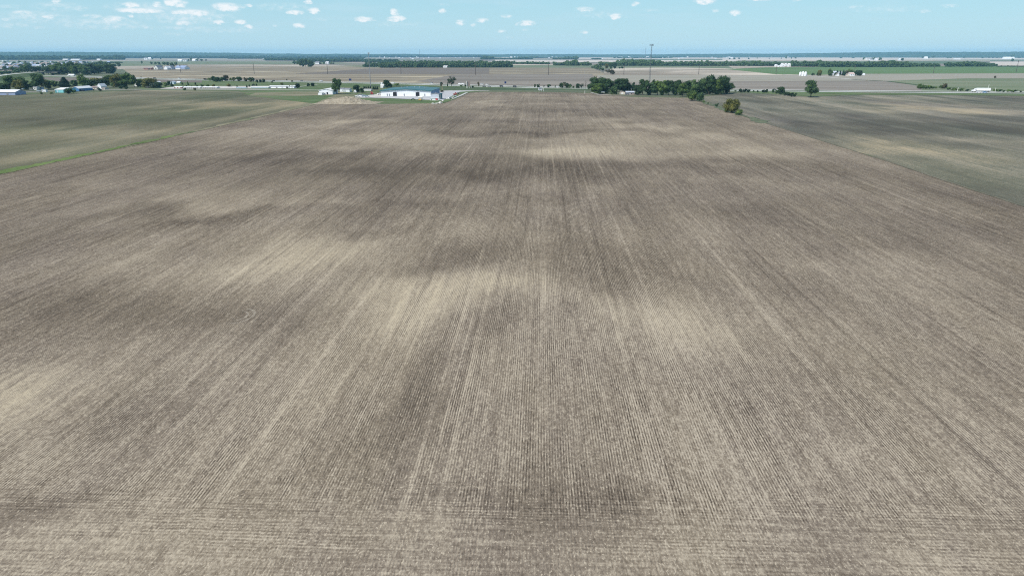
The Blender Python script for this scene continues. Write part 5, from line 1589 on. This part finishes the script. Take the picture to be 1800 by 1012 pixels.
for grp, spans, n in (('left', (430, 860), 60), ('centre', (860, 1300), 46), ('right', (1300, 1500), 12)):
    for k in range(n):
        x = rr.uniform(*spans)
        y = rr.choice([100.5, 100.8, 101.2, 101.8, 102.6, 104.2]) + rr.uniform(-.2, .3) if grp != 'right' else rr.uniform(100.4, 101.4)
        if grp == 'centre' and rr.random() < .5:
            y = rr.uniform(100.4, 101.6)
        w = rr.choice([1.3, 1.6, 2.0, 2.6, 4.2]) * rr.uniform(.8, 1.2)
        p, t = G(x, y)
        s = t / FPX
        hh = rr.uniform(.5, 1.15) * s
        mb = MB()
        w_m = w * s
        mb.prism([(-w_m / 2, 0), (w_m / 2, 0), (w_m / 2, hh), (-w_m / 2, hh)], 0, 25, 'y', 0)
        mb.prism([(-1, hh + .02), (12.5, hh * 1.7), (26, hh + .02)], -w_m / 2 - .5, w_m / 2 + .5, 'x', 1)
        o = mb.build('distant_house', [M['white'], M[rr.choice(['whiteroof', 'offwhite', 'palegrey'])]], None, (p.x, p.y, -.2))
        tag(o, 'tiny pale building speck among the hazy far trees %s of the picture' % {'left': 'left', 'centre': 'around the centre', 'right': 'right'}[grp] if grp != 'centre' else 'tiny pale building speck among the hazy far trees near the centre', 'building', 'far building specks ' + grp)


# ------------------------------------------------------------------ towers, poles, signs
def lattice_tower(x, y, hpx, label):
    p, t = G(x, y)
    h = hpx * t / FPX
    r = empty('lattice_tower', (p.x, p.y, 0))
    tag(r, label, 'radio tower')
    bw, tw = 1.2, 0.6

    def leg(k, z):
        a = 2 * math.pi * k / 3 + .4
        w = bw + (tw - bw) * z / h
        return Vector((w * math.cos(a), w * math.sin(a), z))
    for k in range(3):
        MB().cyl(leg(k, -.2), leg(k, h), .13, .09, 6).build('leg', M['darksteel'], r)
    br_ = MB()
    n = 16
    for i in range(n):
        z0, z1 = h * i / n, h * (i + 1) / n
        for k in range(3):
            br_.cyl(leg(k, z0), leg((k + 1) % 3, z1), .04, .04, 4)
            br_.cyl(leg(k, z1), leg((k + 1) % 3, z1), .04, .04, 4)
            br_.cyl(leg((k + 1) % 3, z0), leg(k, z1), .04, .04, 4)
    br_.build('bracing', M['darksteel'], r)
    pf = MB()
    R = 3.1
    cs = [Vector((R * math.cos(2 * math.pi * k / 3 + .5), R * math.sin(2 * math.pi * k / 3 + .5), h - 1.4)) for k in range(3)]
    for k in range(3):
        pf.cyl(cs[k], cs[(k + 1) % 3], .13, .13, 6)
        pf.cyl(Vector((0, 0, h - 1.4)), cs[k], .12, .12, 6)
    pf.build('platform', M['darksteel'], r)
    for k in range(3):
        for f in (0.06, 0.30, 0.94):
            q = cs[k].lerp(cs[(k + 1) % 3], f)
            o = q.normalized() * .25
            MB().box(q.x - .15, q.x + .15, q.y - .15, q.y + .15, h - 2.5, h + .2).build('antenna', M['darksteel'], r)
    MB().cyl((0, 0, h - .5), (0, 0, h + 1.6), .06, .04, 5).build('lightning_rod', M['darksteel'], r)
    return r


lattice_tower(1141.5, 147, 65, 'tall steel lattice tower with antenna platform rising behind the dark grove')
# slender pole right of it, in the field
def mast(name, x, y, hpx, r0, r1, label, cat, mat='vgrey', arms=True):
    p, t = G(x, y)
    h = hpx * t / FPX
    r = empty(name, (p.x, p.y, 0))
    tag(r, label, cat)
    MB().cyl((0, 0, -.2), (0, 0, h), r0, r1, 12).build('pole', M[mat], r)
    if arms:
        for k in range(3):
            a = 2 * math.pi * k / 3
            MB().box(1.1 * math.cos(a) - .22, 1.1 * math.cos(a) + .22, 1.1 * math.sin(a) - .22, 1.1 * math.sin(a) + .22, h - 2.4, h - .1).build('antenna', M['steel'], r)
        fr = MB()
        for k in range(3):
            a, b = 2 * math.pi * k / 3, 2 * math.pi * (k + 1) / 3
            fr.cyl((1.1 * math.cos(a), 1.1 * math.sin(a), h - 1.2), (1.1 * math.cos(b), 1.1 * math.sin(b), h - 1.2), .07, .07, 5)
            fr.cyl((0, 0, h - 1.2), (1.1 * math.cos(a), 1.1 * math.sin(a), h - 1.2), .07, .07, 5)
        fr.build('antenna_mount', M['steel'], r)
    return r


mast('cell_mast', 651.5, 152.6, 57, .52, .26, 'tall slim grey mast behind the hedge left of the warehouse', 'mast')
for x, y, h, lab in ((1133.8, 108, 24, 'thin distant mast just left of the lattice tower'), (738, 108, 20, 'thin distant mast above the far woods left of centre')):
    p, t = G(x, y)
    hh = h * t / FPX
    r = empty('distant_mast', (p.x, p.y, 0))
    tag(r, lab, 'mast')
    MB().cyl((0, 0, 0), (0, 0, hh), .75, .6, 6).build('pole', M['darksteel'], r)
    gw = MB()
    for k in range(3):
        a = 2 * math.pi * k / 3 + .3
        for f in (.5, .95):
            gw.cyl((0, 0, hh * f), (hh * .5 * math.cos(a), hh * .5 * math.sin(a), 0), .05, .05, 4)
    gw.build('guy_wire', M['darksteel'], r)

POLES = [(318, 114, 128.2), (447, 112, 129.8), (576, 110.5, 130), (705, 113, 130.6), (836, 114, 131.6), (964, 113.6, 132), (1096.5, 115.6, 131.4), (1228, 116, 131.2), (1363.8, 116.4, 130.8), (1501.5, 116.6, 130.6), (1640.6, 117, 129), (1786, 107.5, 127.4)]
pole_pts = []
for i, (x, yt, yb) in enumerate(POLES):
    p, t = G(x, yb)
    h = (yb - yt) * t / FPX
    r = empty('power_pole', (p.x, p.y, 0))
    tag(r, '%s wooden power pole from the left in the line crossing the far fields' % ordinal(i), 'power pole', 'power poles across the far fields')
    MB().cyl((0, 0, -.3), (0, 0, h), .58, .40, 8).build('pole', M['wood'], r)
    MB().box(-1.9, 1.9, -.14, .14, h - 3.4, h - 3.05).build('crossarm', M['wood'], r)
    for q in (-1.7, 0, 1.7):
        MB().cyl((q, 0, h - 3.05), (q, 0, h - 2.4) if q else (q, 0, h + .7), .10, .08, 6).build('insulator', M['steel'], r)
    pole_pts.append((p, h))
for q in (-1.7, 0, 1.7):
    wr = MB()
    for (a, ha), (b, hb) in zip(pole_pts, pole_pts[1:]):
        za, zb = (ha - 2.4, hb - 2.4) if q else (ha + .7, hb + .7)
        prev = None
        for k in range(9):
            f = k / 8
            pt = Vector((a.x + (b.x - a.x) * f + q, a.y + (b.y - a.y) * f, za + (zb - za) * f - 3.0 * 4 * f * (1 - f)))
            if prev:
                wr.cyl(prev, pt, .012, .012, 3, cap=False)
            prev = pt
    tag(wr.build('power_line', M['darksteel']), {-1.7: 'left-hand thin wire', 0: 'topmost thin wire', 1.7: 'right-hand thin wire'}[q] + ' strung between the wooden power poles', 'wire', 'wires between the power poles')

mast('utility_pole', 777.4, 160.8, 13, .28, .16, 'pale orange-brown wooden pole right of the warehouse roof', 'utility pole', 'orangepole', False)
mast('light_pole', 782.4, 174.6, 13, .13, .09, 'thin grey pole standing in the yard right of the annex', 'pole', 'steel', False)
mast('utility_pole', 798, 159.6, 10, .12, .09, 'thin dark pole at the yard back right of the orange-brown pole', 'utility pole', 'wood', False)
for i, (x, yb, hp, lab) in enumerate([(1683, 161, 7, 'small pale road sign post just left of the truck'), (1737, 157, 8, 'thin pale pole rising above the truck trailer'), (1749, 161.8, 7, 'thin pale pole just right of the truck trailer'),
                                      (828.6, 154.6, 4.6, 'short white post right of the tall highway sign'), (1028, 164.6, 5, 'short white post below the bare tree'), (1109, 150, 6, 'thin dark pole above the farmstead trees')]):
    mast('roadside_pole', x, yb, hp, .22, .18, lab, 'pole', 'offwhite' if i < 5 else 'wood', False)


def sign_board(name, x0, x1, yt, ym, yb, mat, label, posts=2, postmat='steel', frame=None):
    p, t = G((x0 + x1) / 2, yb)
    s = t / FPX
    w, zt, zm = (x1 - x0) * s, (yb - yt) * s, (yb - ym) * s
    r = empty(name, (p.x, p.y, 0))
    tag(r, label, 'sign')
    MB().box(-w / 2, w / 2, -.12, .12, zm, zt).build('panel', M[mat], r, bevel=.04)
    if frame:
        fm = MB().box(-w / 2 - .3, -w / 2, -.2, .2, zm - .3, zt + .3).box(w / 2, w / 2 + .3, -.2, .2, zm - .3, zt + .3).box(-w / 2, w / 2, -.2, .2, zt, zt + .3).box(-w / 2, w / 2, -.2, .2, zm - .3, zm)
        fm.build('frame', M[frame], r)
    for k in range(posts):
        q = 0 if posts == 1 else -w * .32 + w * .64 * k
        MB().box(q - .12, q + .12, .13, .40, -.2, zt - .3).build('post', M[postmat], r)
    return r


sign_board('highway_sign', 613.6, 618, 138.8, 142.2, 144.4, 'signblue', 'dark blue highway sign above the road left of the tall grey mast')
sign_board('highway_sign', 886.8, 890, 143.8, 147.2, 150.4, 'signblue', 'small dark blue highway sign right of centre-left on the highway verge')
sign_board('highway_sign', 821.4, 826.2, 143.0, 152.6, 155, 'signbrown', 'tall upright brown sign panel beside a white pillar', 2, 'offwhite')
p, t = G(821, 155)
tag(MB().box(-.42, .42, -.3, .3, -.2, 11.4 * t / FPX).box(-.55, .55, -.42, .42, 11.4 * t / FPX, 11.4 * t / FPX + .25).build('sign_pillar', M['offwhite'], None, (p.x, p.y - .9, 0)), 'tall white pillar left of the brown sign panel', 'pillar')
sign_board('billboard', 946.6, 952.6, 154.4, 158.2, 160.6, 'signgrey', 'white-framed grey billboard at the far edge of the plowed field', 3, 'vwhite', 'vwhite')


# ------------------------------------------------------------------ vehicles
def road_angle(x):
    i = max(0, min(len(HWY) - 2, sum(1 for q in HWY if q[0] < x) - 1))
    d = HW[i + 1] - HW[i]
    return math.atan2(d.y, d.x)


def car(x, y, mat, label, rz=0.0, kind='sedan', z=0.0, cat='car', name='car', group=None):
    p, _ = G(x, y)
    r = empty(name, (p.x, p.y, z), rz)
    tag(r, label, cat, group)
    if kind == 'sedan':
        prof = [(-2.3, .35), (2.3, .35), (2.35, .75), (2.1, .95), (1.2, 1.02), (-1.6, 1.05), (-2.25, .95), (-2.35, .6)]
        cab = [(-1.65, 1.03), (1.25, 1.0), (.55, 1.46), (-1.0, 1.48)]
    elif kind == 'pickup':
        prof = [(-2.8, .5), (2.8, .5), (2.85, 1.0), (2.6, 1.2), (1.3, 1.28), (-2.8, 1.28)]
        cab = [(-.75, 1.26), (1.45, 1.25), (.9, 1.9), (-.65, 1.92)]
    else:
        prof = [(-2.6, .4), (2.5, .4), (2.55, .9), (2.3, 1.15), (1.9, 1.25), (-2.55, 1.3)]
        cab = [(-2.55, 1.28), (1.95, 1.24), (1.3, 2.05), (-2.4, 2.1)]
    MB().prism(prof, -.9, .9, 'y').build('body', M[mat], r, bevel=.05)
    MB().prism(cab, -.78, .78, 'y').build('window', M['glass'], r)
    c = cab
    MB().box(c[3][0] + .08, c[2][0] - .02, -.80, .80, c[2][1] - .01, c[2][1] + .07).build('roof', M[mat], r)
    for q in (-1.45, 1.4):
        for sgn in (-1, 1):
            MB().cyl((q, sgn * .72, .33), (q, sgn * .93, .33), .34, .34, 14).build('wheel', M['tyre'], r)
    return r


hz = -0.10
for x, y, m, lab, kd in [
    (315, 138.9, 'vwhite', 'white car on the highway at left above the pale blue shed', 'van'), (564.5, 143.6, 'vwhite', 'white car on the highway left of the blue sign', 'van'), (530.5, 142.6, 'vdark', 'dark car on the highway right of the grove', 'sedan'),
    (481, 142.6, 'vdark', 'dark car on the highway nearest the grove', 'sedan'), (248, 136.6, 'vdark', 'dark car on the highway left of the wide olive tree', 'sedan'), (272, 138.6, 'vdark', 'dark car on the highway right of the wide olive tree', 'van'),
    (691, 146.8, 'vwhite', 'white van on the highway right of the dark round tree', 'van'), (759, 147.8, 'vwhite', 'white van on the highway above the teal roof', 'van'), (808.5, 148.6, 'vwhite', 'left of two white cars left of the tall highway sign', 'van'),
    (813.8, 148.7, 'vwhite', 'right of two white cars left of the tall highway sign', 'van'), (847.4, 149.3, 'vwhite', 'left of two white cars right of the tall highway sign', 'van'), (856, 149.5, 'vwhite', 'right of two white cars right of the tall highway sign', 'sedan'),
    (851, 152.6, 'vdark', 'leftmost of four dark cars on the near lane at centre', 'sedan'), (860, 152.8, 'vgrey', 'second of four dark cars on the near lane at centre', 'sedan'), (881.5, 153.2, 'vdark', 'third of four dark cars on the near lane at centre', 'van'),
    (905, 153.6, 'vdark', 'rightmost of four dark cars on the near lane at centre', 'van'), (980, 154.4, 'vwhite', 'white car half hidden between the roadside trees', 'van'),
    (1720, 163.2, 'vwhite', 'white car on the highway just below the truck', 'sedan'), (1731, 163.3, 'vblue', 'blue car on the highway just below the truck trailer', 'sedan'), (1361, 158.4, 'vdark', 'dark car on the highway above the low shrubs', 'sedan')]:
    car(x, y, m, lab, road_angle(x), kd, hz, 'van' if (kd == 'van' and 'van' in lab) else 'car')
car(629, 170.6, 'vwhite', 'white pickup at the left of the gravel lot beside the warehouse', .15, 'pickup', -.08, 'pickup truck', 'pickup_truck')
car(634.4, 169.4, 'vwhite', 'white van behind the white pickup in the gravel lot', .1, 'van', -.08, 'van', 'van')
car(640.6, 170.8, 'vpale', 'pale blue van right of the white pickup in the gravel lot', 0, 'van', -.08, 'van', 'van')
car(645.6, 170.4, 'vpale', 'pale blue car nearest the path in the gravel lot', .2, 'sedan', -.08)
car(667.6, 166.6, 'vwhite', 'white pickup against the left wall of the warehouse', .7, 'pickup', -.08, 'pickup truck', 'pickup_truck')
car(791, 173.4, 'vwhite', 'white car with dark windows at the yard edge right of the annex', 1.0, 'sedan', -.08)
car(56, 158.6, 'vgrey', 'grey car in the shade right of the light olive tree', 0, 'sedan', 0)
car(43, 157.8, 'vpale', 'pale car under the trees left of the house trailer', 0, 'van', 0)
car(68.5, 161.4, 'vpale', 'pale car left of the small white box trailer', 0, 'sedan', 0)
car(144.6, 160.2, 'vdark', 'dark car parked on the lane right of the blue barn', 0, 'sedan', 0)
car(187.6, 156.6, 'vpale', 'pale car parked right of the low tan garage', 0, 'sedan', 0)
car(260, 154.6, 'vgrey', 'grey car under the wide sunlit olive tree', 0, 'sedan', 0)
car(1054.2, 163.2, 'vwhite', 'white car parked under the left trees of the grove', 0, 'van', 0)
car(1061.4, 163.4, 'vpale', 'pale car parked right of the white car in the grove', 0, 'sedan', 0)
car(1102.6, 167, 'vgrey', 'grey car parked before the farmhouse in the grove', .3, 'van', 0)
car(83, 129.4, 'vdark', 'dark car beside the ramp bridge at left', 0, 'van', 0)


def semi(x, y, rz, label):
    p, _ = G(x, y)
    r = empty('semi_truck', (p.x, p.y, -.1), rz)
    tag(r, label, 'truck')
    r.scale = (0.98, 0.98, 0.98)
    MB().box(-5.0, 9.4, -1.3, 1.3, 1.15, 4.1).build('trailer', M['vwhite'], r, bevel=.06)
    MB().prism([(-9.9, .55), (-5.6, .55), (-5.6, 3.6), (-6.2, 3.75), (-7.0, 3.1), (-7.6, 2.1), (-9.6, 1.75), (-9.95, 1.2)], -1.2, 1.2, 'y').build('cab', M['vwhite'], r, bevel=.08)
    MB().prism([(-7.5, 2.15), (-6.5, 2.15), (-6.4, 2.95), (-6.95, 3.0)], -1.23, 1.23, 'y').build('window', M['glass'], r)
    MB().box(-5.6, 9.2, -1.0, 1.0, .75, 1.05).build('chassis', M['darksteel'], r)
    for q in (-9.0, -6.4, -5.2, 6.6, 7.8):
        for sgn in (-1, 1):
            MB().cyl((q, sgn * .95, .5), (q, sgn * 1.25, .5), .5, .5, 14).build('wheel', M['tyre'], r)
    return r


semi(1724.2, 161.2, road_angle(1725), 'white semi truck with long white trailer on the highway at right')
semi(125.5, 134.0, road_angle(125), 'white semi truck on the highway before the wood at left')

# yard things
p, t = G(738.4, 177.4)
r = empty('forklift', (p.x, p.y, 0), .2)
tag(r, 'orange-yellow forklift on the grass before the warehouse', 'forklift')
MB().prism([(-1.2, .5), (1.1, .5), (1.1, 1.2), (.5, 1.5), (-1.3, 1.5), (-1.4, .9)], -.75, .75, 'y').build('body', M['yellow'], r, bevel=.05)
fr = MB()
for a in (-.9, .6):
    for b in (-.6, .6):
        fr.cyl((a, b, 1.4), (a * .8, b, 2.4), .06, .06, 6)
fr.box(-.9, .7, -.7, .7, 2.4, 2.5).build('overhead_guard', M['yellow'], r)
MB().box(1.15, 1.3, -.5, -.4, .1, 2.7).box(1.15, 1.3, .4, .5, .1, 2.7).box(1.15, 1.3, -.4, .4, 2.5, 2.65).build('mast', M['darksteel'], r)
for b in (-.35, .25):
    MB().box(1.3, 2.4, b, b + .12, .15, .2).build('fork', M['darksteel'], r)
for a in (-.9, .8):
    for b in (-1, 1):
        MB().cyl((a, b * .62, .4), (a, b * .85, .4), .4, .4, 12).build('wheel', M['tyre'], r)
p, t = G(739.4, 174.6)
r = empty('storage_tank', (p.x, p.y, 0))
tag(r, 'white horizontal tank on a stand behind the forklift', 'tank')
MB().cyl((-2.1, 0, 1.7), (2.1, 0, 1.7), 1.0, 1.0, 18).cyl((2.1, 0, 1.7), (2.4, 0, 1.7), 1.0, .5, 18).cyl((-2.1, 0, 1.7), (-2.4, 0, 1.7), 1.0, .5, 18).build('tank_body', M['offwhite'], r)
for a in (-1.5, 1.4):
    MB().box(a - .12, a + .12, -.8, .8, -.1, 1.0).build('leg', M['darksteel'], r)
r = empty('farm_implement', (*G(726, 176)[0][:2], 0), .3)
tag(r, 'dark grey farm implement parked left of the forklift', 'machine')
MB().box(-2, 2, -.15, .15, .7, .95).box(-.15, .15, -1.2, 1.2, .75, .95).build('frame', M['darksteel'], r)
for a in (-1.6, 1.6):
    MB().cyl((a, -1.2, .5), (a, -.9, .5), .5, .5, 12).build('wheel', M['tyre'], r)
MB().prism([(-1.2, .95), (1.2, .95), (.7, 1.7), (-.7, 1.7)], -.6, .6, 'y').build('hopper', M['vgrey'], r)
r = empty('red_machine', (*G(654, 166.6)[0][:2], 0), .3)
tag(r, 'red farm machine standing left of the warehouse', 'machine')
MB().prism([(-1.3, .8), (1.4, .8), (1.5, 1.6), (.2, 1.8), (-.2, 3.2), (-1.2, 3.2)], -.8, .8, 'y').build('body', M['red'], r, bevel=.06)
MB().box(-1.0, -.3, -.82, .82, 1.9, 3.0).build('window', M['glass'], r)
for a in (-.9, 1.0):
    for b in (-1, 1):
        MB().cyl((a, b * .75, .6), (a, b * 1.05, .6), .6, .6, 14).build('wheel', M['tyre'], r)
MB().cyl((.5, 0, 1.7), (1.4, 0, 4.2), .09, .09, 6).build('boom', M['red'], r)

for i, (x, y, m, w, h, lab) in enumerate([(797.6, 167.6, 'rust', 2.6, 1.8, 'rusty red heap of scrap beside the yard path'), (801.4, 166, 'rust', 2.4, 2.2, 'reddish stacked pallets behind the scrap heap'), (804.6, 165.4, 'vdark', 1.8, 1.6, 'dark crate at the grass edge of the yard'),
                                         (807, 167.6, 'barn', 1.8, 1.2, 'brown crate nearest the pale path at right'), (794, 172, 'offwhite', 2.4, 1.0, 'pale flat stack just behind the white parked car'), (799.4, 170, 'vpale', 2.2, 1.2, 'bluish covered stack along the pale path'),
                                         (786.4, 174.6, 'offwhite', 2.6, .8, 'low pale stack left of the white parked car')]):
    p, t = G(x, y)
    mb = MB()
    rq = random.Random(i)
    for k in range(7):
        a, b = rq.uniform(-w * .6, w * .5), rq.uniform(-.8, .8)
        z0 = (k // 3) * h * .33
        mb.box(a, a + w * rq.uniform(.3, .6), b, b + rq.uniform(.6, 1.2), z0 - .1 + .003 * k, z0 + h * .33 + .004 * k)
    tag(mb.build('supply_stack', M[m], None, (p.x, p.y, 0), bevel=.03), lab, 'stack', 'supplies stacked along the yard edge')
for i, (x, y, w) in enumerate([(760.6, 182.6, 1.8), (763.4, 182.8, 1.2), (767, 182.6, 1.6), (769.6, 182.2, 1.3), (773.6, 181.6, 2.8), (778, 178, 1.6), (780.6, 175.4, 1.2), (776.4, 181, 1.4)]):
    p, t = G(x, y)
    iv, if_ = ico(2)
    rq = np.random.default_rng(i)
    V = iv * (1 + rq.uniform(-.22, .22, (len(iv), 1))) * np.array([w * .55, w * .5, w * .36]) + np.array([0, 0, w * .12])
    tag(link('stone_block', mesh_np('stone_block', V, if_, [M['rock']]), None, (p.x, p.y, 0)), '%s pale stone block from the left at the field edge below the annex' % ordinal(i), 'stone', 'pale stone blocks at the field edge')

# heap of dirt beside the warehouse lawn
p0, t0 = G(600, 182.6)
s = t0 / FPX
N1, N2 = 110, 50
V, F = [], []
for j in range(N2 + 1):
    for i in range(N1 + 1):
        u, v = i / N1, j / N2
        px = 546 + 114 * u
        q = G(px, 182.8)[0]
        X_, Y_ = q.x, q.y + v * 34 - 0.5
        top = np.interp(px, [546, 556, 566, 580, 592, 600, 610, 620, 632, 645, 658, 660], [0, 1.2, 3.0, 4.6, 6.0, 6.6, 6.2, 4.4, 2.6, 1.2, .4, 0])
        e_ = math.sin(math.pi * min(1, v * 1.0)) ** 0.8
        nn = vnoise(np.array([X_ / 2.2]), np.array([Y_ / 2.2]), 9)[0] - .5
        n2 = vnoise(np.array([X_ / .8]), np.array([Y_ / .8]), 10)[0] - .5
        z = top * s / .49 * e_ * 0.78 + (nn * 1.5 + n2 * .55) * min(1, top / 2.5) * e_ - .25
        V.append((X_, Y_, z))
for j in range(N2):
    for i in range(N1):
        a = j * (N1 + 1) + i
        F.append((a, a + 1, a + N1 + 2, a + N1 + 1))
tag(link('dirt_mound', mesh_np('dirt_mound', V, np.array(F), [M['dirt']], smooth=True)), 'long tan mound of heaped dirt at the field edge left of the warehouse', 'dirt mound')

# curving ramp on its bank, with a short bridge
RP = [(-40, 139), (0, 133.0), (20, 130.6), (45, 128.4), (62, 127.3)]
BR = [(62, 127.3), (75, 126.9), (92, 126.7), (104, 126.8)]
zr = 6.0
rl = [G(x, y, zr)[0] for x, y in RP]
l_, r_ = strip_pts(rl, 9)
l2, r2 = strip_pts(rl, 36)
vs = [(q.x, q.y, -.3) for q in r2] + [(q.x, q.y, zr) for q in r_] + [(q.x, q.y, zr) for q in l_] + [(q.x, q.y, -.3) for q in l2]
n = len(rl)
fs = [(k * n + i, k * n + i + 1, (k + 1) * n + i + 1, (k + 1) * n + i) for k in range(3) for i in range(n - 1)]
me = bpy.data.meshes.new('embankment')
me.from_pydata(vs, [], fs)
me.materials.append(M['lawn'])
me.update()
tag(link('embankment', me), kind='structure')
strip('ramp_road', rl, 8.0, zr + .05, M['asphalt'])
bp = [G(x, y, zr)[0] for x, y in BR]
br_o = empty('bridge', (bp[0].x, bp[0].y, 0))
tag(br_o, 'dark road bridge carrying the curving ramp over the highway at left', 'bridge')
mbd = MB()
l_, r_ = strip_pts(bp, 9)
n = len(bp)
o3 = bp[0]
vv = [(q.x - o3.x, q.y - o3.y, zr - 1.4) for q in l_] + [(q.x - o3.x, q.y - o3.y, zr - 1.4) for q in r_] + [(q.x - o3.x, q.y - o3.y, zr) for q in l_] + [(q.x - o3.x, q.y - o3.y, zr) for q in r_]
ff = []
for i in range(n - 1):
    ff += [(i, i + 1, n + i + 1, n + i), (2 * n + i, 3 * n + i, 3 * n + i + 1, 2 * n + i + 1), (i, 2 * n + i, 2 * n + i + 1, i + 1), (n + i, n + i + 1, 3 * n + i + 1, 3 * n + i)]
mbd.add(vv, ff).build('deck', M['bridge'], br_o)
for i in (1, 2):
    q = bp[i] - o3
    MB().box(q.x - .6, q.x + .6, q.y - 3.5, q.y + 3.5, -.3, zr - 1.45).build('pier', M['bridge'], br_o)

# ------------------------------------------------------------------ haze
HB = MB().box(-16001, 16001, -16001, 16001, -1.7, 130.0)
hzo = HB.build('haze', [])
hmat = bpy.data.materials.new('haze')
hmat.use_nodes = True
hn, hl = hmat.node_tree.nodes, hmat.node_tree.links
hn.clear()
ho = hn.new('ShaderNodeOutputMaterial')
pv = hn.new('ShaderNodeVolumePrincipled')
pv.inputs['Color'].default_value = (0.34, 0.70, 1.0, 1)
pv.inputs['Density'].default_value = 5.0e-5
pv.inputs['Anisotropy'].default_value = 0.0
hl.new(pv.outputs[0], ho.inputs['Volume'])
hzo.data.materials.append(hmat)
tag(hzo, kind='stuff')
